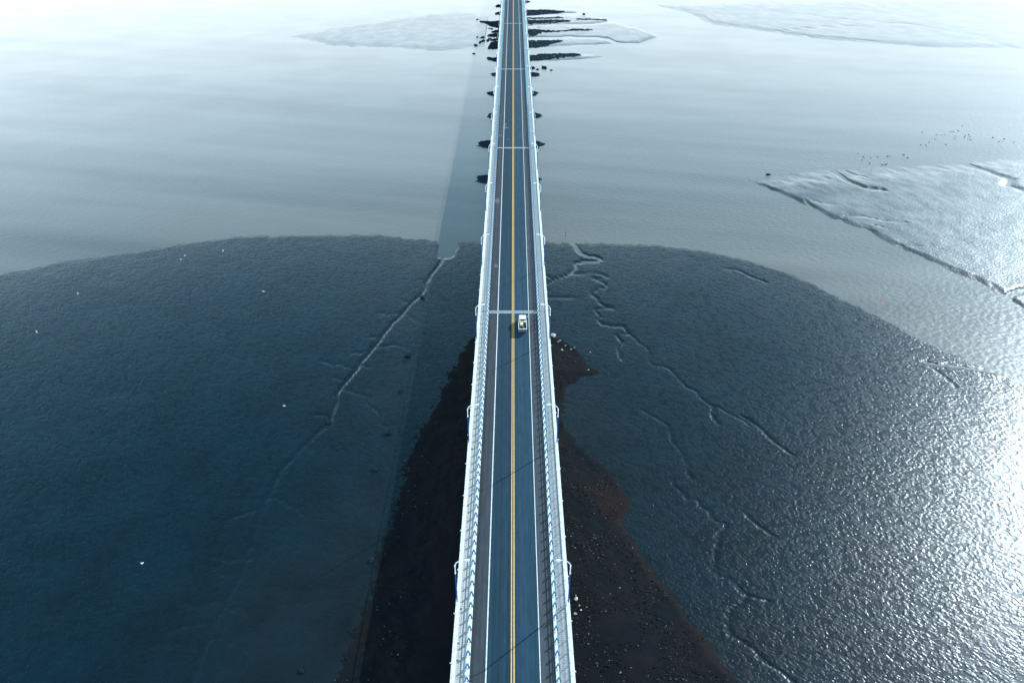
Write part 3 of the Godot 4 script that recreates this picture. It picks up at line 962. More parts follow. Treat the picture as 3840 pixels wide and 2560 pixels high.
func make_banks() -> void:
	for k in BANKS_SUNWARD.size():
		var o := put("seaweed_bank", lens_mesh(BANKS_SUNWARD[k], 0.55, 200 + k), M.weed, self)
		var words: String = ["broad black weedy bank reaching out from the farthest pier into pale water", "long black weedy bar ending in a blunt tip, with a thin brown bar beside it", "thin ragged brown bar beside a long black weedy bar", "detached thin dark streak of weed out on the pale flat",
			"black weedy bank, widest at its pier, drawn out into a long narrow tongue", "black weedy bank at a pier, running into grey speckled flat", "long smooth black bar of weed alone in open water", "small scrap of black weed in the water beside an expansion joint"][k]
		tag(o, words, "seaweed bank", "dark weedy banks reaching out on the sunlit side of the piers")
	for k in BANKS_SHADED.size():
		var o := put("seaweed_bank", lens_mesh(BANKS_SHADED[k], 0.6, 230 + k), M.weed, self)
		tag(o, ["tiny black weed scrap at the bridge opposite the farthest black bank", "small rounded black weed bank next to the tiny farthest scrap", "largest ragged black weed bank, pointed, reaching far out over pale sand", "short pointed black weed bank between two ragged larger ones", "black weed wedge just inside the short pointed bank", "narrow black weed strip lying against the big blunt bank", "big blunt black weed bank with a square end at the bridge", "detached slanting black weed patch on pale wet sand", "lone black weed spur standing in open water on the shadow side"][k], "seaweed bank", "ragged black weed banks on the shaded side of the piers")
	# rounded heaps of stones at the feet of the piers that stand in open water
	for a in [[249.5, -12.9, 9.4], [286.0, -13.4, 11.4], [323.0, -11.4, 12.2], [357.0, -12.0, 11.3], [391.5, -11.2, 13.4], [600.0, -9.5, 12.0]]:
		var nz := noise(0.35, 3, int(a[0]))
		var st := SurfaceTool.new()
		st.begin(Mesh.PRIMITIVE_TRIANGLES)
		st.set_smooth_group(0)
		var mid: float = (a[1] + a[2]) / 2.0
		var half: float = (a[2] - a[1]) / 2.0
		var sides := 56
		var rings := 14
		for r in rings + 1:
			for s in sides:
				var az := TAU * s / sides
				var t := float(r) / rings
				var edge := 1.0 + 0.16 * nz.get_noise_2d(cos(az) * 9.0, sin(az) * 9.0) + 0.05 * nz.get_noise_2d(cos(az) * 40.0, sin(az) * 40.0)
				var x := mid + signf(cos(az)) * pow(absf(cos(az)), 0.55) * half * edge * t
				var f: float = a[0] + signf(sin(az)) * pow(absf(sin(az)), 0.7) * 4.6 * edge * t
				var y := 1.1 * pow(maxf(1.0 - t * t, 0.0), 0.6) * (1.0 + 0.7 * nz.get_noise_2d(x * 3.0, f * 3.0)) - 0.08
				st.add_vertex(P(x, y, f))
		for r in rings:
			for s in sides:
				var p := r * sides + s
				var q := r * sides + (s + 1) % sides
				for k in [p, q, p + sides, q, q + sides, p + sides]:
					st.add_index(k)
		st.generate_normals()
		var o := put("stone_mound", st.commit(), M.weed, self)
		tag(o, "rounded black weed-covered stone heap at the foot of a pier in open water", "stone mound", "weedy stone heaps at the pier feet")
	for k in WATER_ROCKS.size():
		var p: Array = WATER_ROCKS[k]
		var size: float = [0.7, 1.0, 0.9, 0.8, 1.1, 0.7, 0.6, 0.6, 0.5, 0.6, 1.3, 0.7, 0.5, 0.6, 1.0, 0.6][k]
		var o := put("rock", rock_tinted(101 + k % 4, Color(0.008, 0.014, 0.018)), M.stone, self, P(p[0], 0.1, p[1]), Vector3(0, k * 2.1, 0))
		o.scale = Vector3(size * 1.5, size * 0.6, size)
		tag(o, "black rock standing out of shallow water or wet sand away from the piers", "rock", "lone rocks in the shallows")

# ------------------------------------------------------------------ bridge

func make_bridge() -> void:
	var bridge := thing("road_bridge", "long straight two-lane road bridge with white parapets across the tidal channel", "bridge", P(0, 0, 20.0))
	var near := 20.0
	# deck slab and box girder
	for s in SPANS:
		var b := Faces.new()
		var a: float = s[0] - near + 0.06
		var e: float = s[1] - near - 0.06
		b.box(P(-7.8, 9.5, e), P(7.8, 9.96, a))
		b.box(P(-3.4, 7.2, e), P(3.4, 9.498, a), Transform3D.IDENTITY, Vector2(1.35, 1.0))
		put("deck_girder", b.mesh(), M.structure_concrete, bridge)
	# piers every third of a span
	var f := 73.0
	while f < 690.0:
		var b := Faces.new()
		var at := f - near
		b.box(P(-4.8, 6.3, at + 0.9), P(4.8, 7.19, at - 0.9))
		for side in [-1, 1]:
			b.tube([P(side * 2.9, -0.6, at), P(side * 2.9, 6.298, at)], [0.85, 0.85], 14)
		b.box(P(-5.0, -0.8, at + 2.0), P(5.0, 0.6, at - 2.0))
		put("pier", b.mesh(), M.structure_concrete, bridge)
		f += 35.7
	# road surface: the shoulders are a greyer mix than the two lanes
	for s in SPANS:
		var bands := [[-5.42, -4.9, Color(0.0370, 0.0411, 0.0450)], [-4.9, -3.42, Color(0.0445, 0.0497, 0.0582)], [-3.42, -2.75, Color(0.0142, 0.0395, 0.0569)], [-2.75, -1.55, Color(0.0121, 0.0347, 0.0523)], [-1.55, -0.8, Color(0.0133, 0.0374, 0.0558)], [-0.8, 0.15, Color(0.0107, 0.0326, 0.0494)],
			[0.15, 1.0, Color(0.0152, 0.0442, 0.0668)], [1.0, 2.0, Color(0.0170, 0.0484, 0.0731)], [2.0, 2.7, Color(0.0152, 0.0453, 0.0685)], [2.7, 3.45, Color(0.0168, 0.0464, 0.0685)], [3.45, 5.42, Color(0.0543, 0.0611, 0.0710)]]
		var v := PackedVector3Array()
		var n := PackedVector3Array()
		var c := PackedColorArray()
		var uv := PackedVector2Array()
		var idx := PackedInt32Array()
		var a: float = s[0] + (0.551 if s[0] > 21.0 else 0.0)
		var e: float = s[1] - 0.551
		var across := PackedFloat32Array()
		for k in 73:
			across.append(-5.42 + 10.84 * k / 72.0)
		var lengths := int((e - a) / 1.2) + 1
		var track := noise(0.9, 3, 71)
		for j in lengths + 1:
			for k in across.size():
				var x := across[k]
				var ff := lerpf(a, e, float(j) / lengths)
				v.append(P(x, ROAD, ff - near))
				n.append(Vector3.UP)
				var col: Color = bands[0][2]
				for band in bands:
					if x >= band[0]:
						col = band[2]
				# tyre polish and patch seams run along the road
				col = col * (1.0 + 0.3 * track.get_noise_2d(x * 3.0, ff * 0.012) + 0.16 * track.get_noise_2d(x * 0.8, ff * 0.3))
				# old paint and dust smears
				for spot in [[-4.6, 207.0, 0.9, 1.6, 0.1], [-2.6, 275.0, 1.1, 0.9, 0.12], [-4.6, 266.0, 0.5, 1.2, 0.09], [-1.7, 262.0, 0.35, 0.8, 0.08], [-2.9, 279.0, 0.5, 1.2, 0.12], [-4.2, 166.5, 0.5, 0.5, 0.12], [-4.7, 72.0, 0.25, 0.5, 0.05]]:
					var away := Vector2((x - spot[0]) / spot[2], (ff - spot[1]) / spot[3]).length()
					if away < 1.5:
						var amount: float = spot[4] * smoothstep(1.3, 0.1, away + track.get_noise_2d(x * 2.5, ff * 2.5) * 0.9)
						col += Color(amount, amount, amount)
				col = col / 0.25
				col.a = 1.0
				c.append(col)
				uv.append(Vector2(x / 5.0, ff / 46.0))
		for j in lengths:
			for k in across.size() - 1:
				var q := j * across.size() + k
				idx.append_array(PackedInt32Array([q, q + across.size(), q + 1, q + 1, q + across.size(), q + across.size() + 1]))
		var arrays := []
		arrays.resize(Mesh.ARRAY_MAX)
		arrays[Mesh.ARRAY_VERTEX] = v
		arrays[Mesh.ARRAY_NORMAL] = n
		arrays[Mesh.ARRAY_COLOR] = c
		arrays[Mesh.ARRAY_TEX_UV] = uv
		arrays[Mesh.ARRAY_INDEX] = idx
		var m := ArrayMesh.new()
		m.add_surface_from_arrays(Mesh.PRIMITIVE_TRIANGLES, arrays)
		put("road_surface", m, M.asphalt, bridge)
		# painted lines
		for line in [[-3.36, 0.16, "white_line"], [3.46, 0.11, "white_line"], [-0.17, 0.17, "yellow_line"], [0.17, 0.17, "yellow_line"]]:
			var b := Faces.new()
			var w: float = line[1] / 2.0
			b.quad(P(line[0] - w, ROAD + 0.006, a - near), P(line[0] + w, ROAD + 0.006, a - near), P(line[0] + w, ROAD + 0.006, e - near), P(line[0] - w, ROAD + 0.006, e - near), Vector3.UP)
			put("centre_line" if line[2] == "yellow_line" else "edge_line", b.mesh(), M[line[2]], bridge)
	# expansion joints: two concrete nosings and a dark gap
	for j in JOINTS:
		var strip := box_mesh(P(-5.42, 9.97, 0.45), P(5.42, ROAD + 0.012, 0.0))
		var joint := put("expansion_joint", strip, M.joint_concrete, bridge, P(0, 0, j - near + 0.1))
		put("nosing", strip, M.joint_concrete, joint, P(0, 0, -0.65))
		put("gap", box_mesh(P(-5.4, 9.965, -0.002), P(5.4, 9.985, -0.198)), M.dark_gap, joint)
	# kerbs that carry the guard railings, footways and parapets
	for side in [-1, 1]:
		for s in SPANS:
			var a: float = s[0] - near + 0.05
			var e: float = s[1] - near - 0.05
			var lo := minf(side * 5.43, side * 5.97)
			put("kerb", box_mesh(P(lo, 9.965, e), P(lo + 0.54, ROAD + 0.2, a), 0.03), M.concrete, bridge)
			lo = minf(side * 7.22, side * 7.78)
			put("parapet", box_mesh(P(lo, 9.48, e), P(lo + 0.56, ROAD + 0.36, a), 0.03), M.concrete, bridge)
			lo = minf(side * 5.975, side * 7.215)
			put("footway", box_mesh(P(lo, 9.965, e), P(lo + 1.24, WALK - 0.03, a)), M.structure_concrete, bridge)
			# paving slabs with open joints
			if s[0] < 560.0:
				var b := Faces.new()
				rng.seed = int(s[0]) + side
				var pitch := 0.31 if s[0] < 250.0 else 0.62
				var across := 4 if s[0] < 250.0 else 2
				var fw := a
				while fw < e - pitch:
					for k in across:
						var wide := 1.23 / across
						var x0 := lo + 0.005 + k * wide
						var g := rng.randf_range(0.8, 1.0)
						if side < 0:
							if k == 0 and rng.randf() < 0.04:
								g *= 0.25
							b.tint = Color(0.47 * g, 0.44 * g, 0.41 * g)
						else:
							b.tint = Color(0.33 * g, 0.33 * g, 0.325 * g)
						var y := WALK + rng.randf_range(-0.004, 0.004)
						b.quad(P(x0 + 0.012, y, fw), P(x0 + wide - 0.012, y, fw), P(x0 + wide - 0.012, y, fw + pitch - 0.024), P(x0 + 0.012, y, fw + pitch - 0.024), Vector3.UP)
					fw += pitch
				var slabs := put("paving_slabs", b.mesh(true), M.slab, bridge)
				slabs.set_meta("kind", "stuff")
	# gullies along the shaded kerb
	var drain := box_mesh(Vector3(-0.16, 0, -0.22), Vector3(0.16, 0.012, 0.22))
	f = 58.0
	while f < 420.0:
		put("drain", drain, M.dark_gap, bridge, P(-5.24, ROAD, f - near))
		f += 5.45
	# brackets under the parapet edge
	var bracket := box_mesh(Vector3(-0.1, -0.1, -0.07), Vector3(0.07, 0.08, 0.07))
	for side in [-1, 1]:
		f = 57.0 if side > 0 else 58.2
		while f < 260.0:
			put("bracket", bracket, M.concrete, bridge, P(side * 7.88, ROAD + 0.1, f - near))
			f += 7.4

func make_railings() -> void:
	# guard railing: blue A-shaped posts on the kerb, three pale rails
	var b := Faces.new()
	for side in [-1, 1]:
		b.tube([Vector3(side * 0.2, 0.0, 0), Vector3(side * 0.17, 0.35, 0), Vector3(side * 0.05, 0.82, -0.02)], [0.095, 0.09, 0.08], 6)
	var post := b.mesh()
	b = Faces.new()
	b.tube([Vector3(-0.075, 0.82, -0.02), Vector3(0, 0.9, -0.02), Vector3(0.075, 0.82, -0.02)], [0.08, 0.085, 0.08], 8)
	var cap := b.mesh()
	b = Faces.new()
	b.box(Vector3(-0.035, 0, -0.04), Vector3(0.035, 0.92, 0.04))
	var outer_post := b.mesh()
	for side in [-1, 1]:
		var where: String = "on the truck's side" if side > 0 else "on the side away from the truck"
		var rail := thing("guard_railing", "blue A-post guard railing, white rails, %s" % where, "railing", P(side * 5.7, ROAD + 0.2, 0))
		for s in SPANS:
			if s[0] < 30.0 or s[0] > 570.0:
				continue
			for r in [[0.26, 0.05], [0.56, 0.055]]:
				put("rail", box_mesh(P(-r[1], r[0], s[1] - 0.05), P(r[1], r[0] + 0.07, s[0] + 0.05), 0.02), M.white_steel, rail)
		var f := 48.25
		while f < 573.0:
			var p := put("post", post, M.blue_steel, rail, P(0, 0, f))
			if f < 300.0:
				put("cap", cap, M.bright_blue_steel, p)
			else:
				p.material_override = M.bright_blue_steel
			f += 1.834
		# footway railing on the parapet: one broad white handrail on slim posts
		var outer := thing("parapet_railing", "white handrail on slim posts along the parapet %s" % where, "railing", P(side * 7.4, ROAD + 0.36, 0))
		for s in SPANS:
			if s[0] < 30.0 or s[0] > 570.0:
				continue
			put("handrail", box_mesh(P(-0.07, 0.92, s[1] - 0.05), P(0.07, 0.98, s[0] + 0.05), 0.015), M.white_steel, outer)
			var t := Faces.new()
			t.tube([P(0, 0.5, s[0] + 0.05), P(0, 0.5, s[1] - 0.05)], [0.018, 0.018], 6)
			put("rail", t.mesh(), M.white_steel, outer)
		f = 48.9
		while f < 573.0:
			put("post", outer_post, M.bright_blue_steel, outer, P(0, 0, f))
			f += 1.834

func make_lamps() -> void:
	# built for the right-hand parapet: the arm reaches towards -x
	var proto := Node3D.new()
	var b := Faces.new()
	b.tube([Vector3(0, 0, 0), Vector3(0, 0.34, 0), Vector3(0, 0.5, 0)], [0.13, 0.13, 0.1], 12)
	b.box(Vector3(-0.17, 0.0, -0.17), Vector3(0.17, 0.04, 0.17))
	put("base", b.mesh(), M.white_steel, proto)
	b = Faces.new()
	b.tube([Vector3(0, 0.5, 0), Vector3(0, 6.3, 0)], [0.1, 0.085], 12)
	put("pole", b.mesh(), M.pole_steel, proto)
	b = Faces.new()
	b.tube([Vector3(0, 6.3, 0), Vector3(0, 7.75, 0)], [0.07, 0.065], 12)
	put("upper_pole", b.mesh(), M.white_steel, proto)
	for y in [6.3, 7.7]:
		b = Faces.new()
		b.tube([Vector3(0, y - 0.1, 0), Vector3(0, y + 0.12, 0)], [0.105, 0.105], 12)
		put("collar", b.mesh(), M.white_steel, proto)
	for k in 2:
		var points := []
		var radii := []
		for t in 13:
			var u := t / 12.0
			var outer := Vector3(-1.25 * (1.0 - cos(u * PI / 2.0)), 7.75 + 1.05 * sin(u * PI / 2.0), 0)
			var inner := Vector3(-0.07 - 1.2 * (1.0 - cos(u * PI / 2.0)), 7.75 + 0.9 * sin(u * PI / 2.0) + 0.1 * u, 0)
			points.append(outer if k == 0 else inner)
			radii.append(0.034)
		put("arm", (func(): var g := Faces.new(); g.tube(points, radii, 8); return g.mesh()).call(), M.white_steel, proto)
	b = Faces.new()
	b.tube([Vector3(-1.2, 8.8, 0), Vector3(-1.35, 8.82, 0), Vector3(-1.55, 8.84, 0), Vector3(-1.8, 8.84, 0), Vector3(-1.95, 8.83, 0)], [0.05, 0.1, 0.15, 0.13, 0.05], 10)
	var head := put("lamp_head", b.mesh(), M.white_steel, proto)
	b = Faces.new()
	b.box(Vector3(-1.85, 8.68, -0.09), Vector3(-1.5, 8.74, 0.09))
	put("lamp_glass", b.mesh(), M.lamp_glass, head)
	for side in [1, -1]:
		var f := 66.9
		var count := 0
		while f < 600.0:
			var o: Node3D = proto.duplicate()
			o.name = numbered("street_lamp")
			o.position = P(side * 7.56, ROAD + 0.36, f)
			o.rotation.y = 0.0 if side > 0 else PI
			add_child(o)
			var ordinal: String = ["first", "second", "third", "fourth", "fifth", "sixth", "seventh", "eighth", "ninth", "tenth", "eleventh", "twelfth", "thirteenth", "fourteenth", "fifteenth"][count - 3 if count > 2 else 2 - count]
			tag(o, "%s blue-poled street lamp %s the truck, %s" % [ordinal, "ahead of" if count > 2 else "behind", "on its own side of the road" if side > 0 else "across the road on the shadow side"], "street lamp", "street lamps on the truck's side" if side > 0 else "street lamps on the shadow side")
			count += 1
			f += 32.68
	proto.queue_free()

# ------------------------------------------------------------------ truck and what it carries

func make_truck() -> void:
	# faces -z; origin on the road under the middle of the tailgate
	var at := P(2.05, ROAD + 0.004, 135.35)
	var t := thing("pickup_truck", "small white open-bed pickup truck loaded with boxes, driving on the bridge", "truck", at)
	var b := Faces.new()
	b.box(Vector3(-0.72, 0.42, -5.35), Vector3(0.72, 0.62, -0.15))
	put("chassis", b.mesh(), M.black, t)
	# cab: lower body, greenhouse, roof
	b = Faces.new()
	b.box(Vector3(-0.83, 0.45, -5.75), Vector3(0.83, 1.08, -3.42), Transform3D.IDENTITY, Vector2(0.97, 0.97))
	b.box(Vector3(-0.8, 1.079, -5.6), Vector3(0.8, 1.12, -3.45), Transform3D.IDENTITY, Vector2(0.98, 0.98))
	put("cab", b.mesh(), M.truck_white, t)
	b = Faces.new()
	b.box(Vector3(-0.77, 1.12, -5.35), Vector3(0.77, 1.66, -3.46), Transform3D.IDENTITY, Vector2(0.86, 0.88), Vector2(0, 0.1))
	put("cab_glass", b.mesh(), M.glass, t)
	b = Faces.new()
	b.box(Vector3(-0.68, 1.655, -5.06), Vector3(0.68, 1.74, -3.46), Transform3D.IDENTITY, Vector2(0.95, 0.95))
	put("roof", b.mesh(), M.truck_white, t)
	for side in [-1, 1]:
		b = Faces.new()
		b.tube([Vector3(side * 0.755, 1.1, -3.5), Vector3(side * 0.665, 1.68, -3.5)], [0.04, 0.04], 6)
		b.tube([Vector3(side * 0.755, 1.1, -5.3), Vector3(side * 0.66, 1.68, -4.98)], [0.035, 0.035], 6)
		put("pillar", b.mesh(), M.truck_white, t)
		b = Faces.new()
		b.box(Vector3(-0.02, -0.14, -0.06), Vector3(0.1, 0.14, 0.03), Transform3D(Basis(), Vector3(side * 0.98, 1.2, -5.2)))
		b.tube([Vector3(side * 0.78, 1.15, -5.25), Vector3(side * 0.98, 1.2, -5.2)], [0.02, 0.02], 6)
		put("wing_mirror", b.mesh(), M.truck_white if side > 0 else M.black, t)
		b = Faces.new()
		b.box(Vector3(side * 0.62 - 0.13, 0.72, -5.79), Vector3(side * 0.62 + 0.13, 0.9, -5.7))
		put("headlight", b.mesh(), M.lamp_glass, t)
		b = Faces.new()
		b.box(Vector3(side * 0.72 - 0.09, 0.6, -0.02), Vector3(side * 0.72 + 0.09, 0.74, 0.05))
		put("tail_lamp", b.mesh(), M.red_lamp, t)
		b = Faces.new()
		b.box(Vector3(side * 0.84 - 0.03, 0.72, -3.3), Vector3(side * 0.84 + 0.03, 1.27, -0.02))
		var panel := put("side_panel", b.mesh(), M.truck_blue, t)
		b = Faces.new()
		b.box(Vector3(side * 0.84 - 0.05, 1.27, -3.32), Vector3(side * 0.84 + 0.05, 1.315, 0.0))
		put("top_rail", b.mesh(), M.truck_white, panel)
		for z in [-4.75, -1.0]:
			b = Faces.new()
			b.tube([Vector3(side * 0.62, 0.33, z), Vector3(side * 0.8, 0.33, z)], [0.33, 0.33], 18)
			var wheel := put("wheel", b.mesh(), M.rubber, t)
			b = Faces.new()
			b.tube([Vector3(side * 0.78, 0.33, z), Vector3(side * 0.812, 0.33, z)], [0.19, 0.17], 14)
			put("rim", b.mesh(), M.white_steel, wheel)
	b = Faces.new()
	b.box(Vector3(-0.81, 0.66, -3.3), Vector3(0.81, 0.72, -0.02))
	put("bed_floor", b.mesh(), M.black, t)
	b = Faces.new()
	b.box(Vector3(-0.87, 0.66, -0.02), Vector3(0.87, 1.27, 0.03))
	var gate := put("tailgate", b.mesh(), M.truck_blue, t)
	b = Faces.new()
	b.box(Vector3(-0.89, 1.27, -0.05), Vector3(0.89, 1.315, 0.05))
	put("top_rail", b.mesh(), M.truck_white, gate)
	b = Faces.new()
	b.box(Vector3(-0.81, 0.72, -3.34), Vector3(0.81, 1.34, -3.29))
	put("headboard", b.mesh(), M.truck_blue, t)
	b = Faces.new()
	b.box(Vector3(-0.85, 0.42, -5.86), Vector3(0.85, 0.58, -5.74))
	put("bumper", b.mesh(), M.black, t)

	# cargo, each thing standing on the bed floor
	var floor := at.y + 0.72
	var orange := plain(srgb(0.6, 0.19, 0.03), 0.6)
	var cream := plain(srgb(0.62, 0.46, 0.24), 0.7)
	var tan_box := plain(srgb(0.42, 0.27, 0.1), 0.8)
	var white := plain(srgb(0.66, 0.63, 0.57), 0.6)
	var green := plain(srgb(0.012, 0.025, 0.02), 0.9)
	var grey := plain(srgb(0.1, 0.14, 0.12), 0.8)
	var boxes := [["cream carton behind the truck cab on the driver's side", -0.52, -3.0, 0.42, 0.34, 0.78, cream, "carton"], ["cream carton behind the middle of the truck cab", 0.02, -3.02, 0.44, 0.32, 0.72, cream, "carton"], ["pale carton behind the truck cab next to the kerb side", 0.53, -3.02, 0.44, 0.34, 0.76, white, "carton"],
		["orange plastic crate standing by the truck's tailgate", -0.56, -0.52, 0.38, 0.3, 0.42, orange, "crate"], ["tan cardboard box lying by the truck's tailgate", 0.3, -0.62, 0.66, 0.36, 0.4, tan_box, "carton"], ["rusty orange crate between cream carton and green sack", -0.62, -2.5, 0.3, 0.34, 0.6, orange, "crate"]]
	for q in boxes:
		var o := thing("crate" if q[7] == "crate" else "carton", q[0], q[7], Vector3(at.x + q[1], floor, at.z + q[2]))
		b = Faces.new()
		if q[7] == "crate":
			# four walls and a bottom
			b.box(Vector3(-q[3] / 2, 0, -q[4] / 2), Vector3(q[3] / 2, 0.03, q[4] / 2))
			for e in [-1, 1]:
				b.box(Vector3(e * q[3] / 2 - 0.02, 0.031, -q[4] / 2), Vector3(e * q[3] / 2 + 0.02, q[5], q[4] / 2))
				b.box(Vector3(-q[3] / 2 + 0.021, 0.031, e * q[4] / 2 - 0.02), Vector3(q[3] / 2 - 0.021, q[5], e * q[4] / 2 + 0.02))
			put("shell", b.mesh(), q[6], o)
			b = Faces.new()
			b.box(Vector3(-q[3] / 2 + 0.03, 0.032, -q[4] / 2 + 0.03), Vector3(q[3] / 2 - 0.03, q[5] * 0.8, q[4] / 2 - 0.03))
			put("contents", b.mesh(), cream, o)
		else:
			b.chamfered(Vector3(-q[3] / 2, 0, -q[4] / 2), Vector3(q[3] / 2, q[5], q[4] / 2), 0.02)
			put("body", b.mesh(), q[6], o)
			b = Faces.new()
			b.box(Vector3(-q[3] / 2 + 0.03, q[5] + 0.001, -0.03), Vector3(q[3] / 2 - 0.03, q[5] + 0.004, 0.03))
			put("tape", b.mesh(), tan_box, o)
	for q in [["big white sack leaning among the cartons on the truck bed", -0.2, -2.2, 0.34, 0.42, 0.5, white, 1], ["dark green netted sack beside the white sack on the truck", 0.32, -2.4, 0.3, 0.3, 0.42, green, 2], ["blackish green sack against the kerb-side bed wall", 0.6, -2.1, 0.24, 0.42, 0.4, green, 3],
		["grey-green bundle low on the driver's side of the truck bed", -0.5, -1.5, 0.28, 0.3, 0.36, grey, 4], ["grey-green bundle in the middle of the truck bed", 0.1, -1.5, 0.27, 0.3, 0.36, grey, 5]]:
		var mesh := rock_mesh(300 + q[7], Color.WHITE, 8, 14, 0.16)
		var o := put("sack", mesh, q[6], self, Vector3(at.x + q[1], floor + q[5] * 0.8, at.z + q[2]))
		o.scale = Vector3(q[3], q[5] * 0.85, q[4])
		tag(o, q[0], "sack")

# ------------------------------------------------------------------ small things

# a smooth body from tapered bones [from, to, radius, radius], meshed as surface nets
func grown(bones: Array, cell: float, blend: float) -> ArrayMesh:
	var lo := Vector3.ONE * 1e9
	var hi := -lo
	for q in bones:
		var r := maxf(q[2], q[3]) + blend + cell * 2.0
		lo = lo.min((q[0] as Vector3).min(q[1]) - Vector3.ONE * r)
		hi = hi.max((q[0] as Vector3).max(q[1]) + Vector3.ONE * r)
	var nx := int((hi.x - lo.x) / cell) + 2
	var ny := int((hi.y - lo.y) / cell) + 2
	var nz := int((hi.z - lo.z) / cell) + 2
	var field := PackedFloat32Array()
	field.resize(nx * ny * nz)
	field.fill(1.0)
	for q in bones:
		var a: Vector3 = q[0]
		var ab: Vector3 = q[1] - a
		var ll := maxf(ab.length_squared(), 1e-9)
		var r := maxf(q[2], q[3]) + blend + cell * 2.0
		var blo := (((q[0] as Vector3).min(q[1]) - Vector3.ONE * r - lo) / cell).floor()
		var bhi := (((q[0] as Vector3).max(q[1]) + Vector3.ONE * r - lo) / cell).ceil()
		for z in range(maxi(int(blo.z), 0), mini(int(bhi.z) + 1, nz)):
			for y in range(maxi(int(blo.y), 0), mini(int(bhi.y) + 1, ny)):
				for x in range(maxi(int(blo.x), 0), mini(int(bhi.x) + 1, nx)):
					var p := lo + Vector3(x, y, z) * cell
					var t := clampf((p - a).dot(ab) / ll, 0.0, 1.0)
					var d: float = p.distance_to(a + ab * t) - lerpf(q[2], q[3], t)
					var at := (z * ny + y) * nx + x
					var old := field[at]
					var h := maxf(blend - absf(old - d), 0.0) / blend
					field[at] = minf(old, d) - h * h * blend * 0.25
	var st := SurfaceTool.new()
	st.begin(Mesh.PRIMITIVE_TRIANGLES)
	st.set_smooth_group(0)
	var number := {}
	var count := 0
	for z in nz - 1:
		for y in ny - 1:
			for x in nx - 1:
				var at := (z * ny + y) * nx + x
				var sum := Vector3.ZERO
				var hits := 0
				for e in [[0, 0, 0, 1, 0, 0], [0, 1, 0, 1, 1, 0], [0, 0, 1, 1, 0, 1], [0, 1, 1, 1, 1, 1], [0, 0, 0, 0, 1, 0], [1, 0, 0, 1, 1, 0], [0, 0, 1, 0, 1, 1], [1, 0, 1, 1, 1, 1], [0, 0, 0, 0, 0, 1], [1, 0, 0, 1, 0, 1], [0, 1, 0, 0, 1, 1], [1, 1, 0, 1, 1, 1]] if field[at] < cell * 3.0 else []:
					var u: float = field[at + e[0] + (e[1] + e[2] * ny) * nx]
					var w: float = field[at + e[3] + (e[4] + e[5] * ny) * nx]
					if (u < 0.0) != (w < 0.0):
						sum += Vector3(e[0], e[1], e[2]).lerp(Vector3(e[3], e[4], e[5]), u / (u - w))
						hits += 1
				if hits > 0:
					number[at] = count
					count += 1
					st.add_vertex(lo + (Vector3(x, y, z) + sum / hits) * cell)
	var strides := [1, nx, nx * ny]
	for at in number:
		for axis in 3:
			var u: int = strides[(axis + 1) % 3]
			var w: int = strides[(axis + 2) % 3]
			var inside: bool = field[at] < 0.0
			if inside == (field[at + strides[axis]] < 0.0):
				continue
			if not (number.has(at - u) and number.has(at - w) and number.has(at - u - w)):
				continue
			var q := [number[at], number[at - u], number[at - u - w], number[at - w]]
			for k in ([0, 2, 1, 0, 3, 2] if inside else [0, 1, 2, 0, 2, 3]):
				st.add_index(q[k])
	st.generate_normals()
	return st.commit()

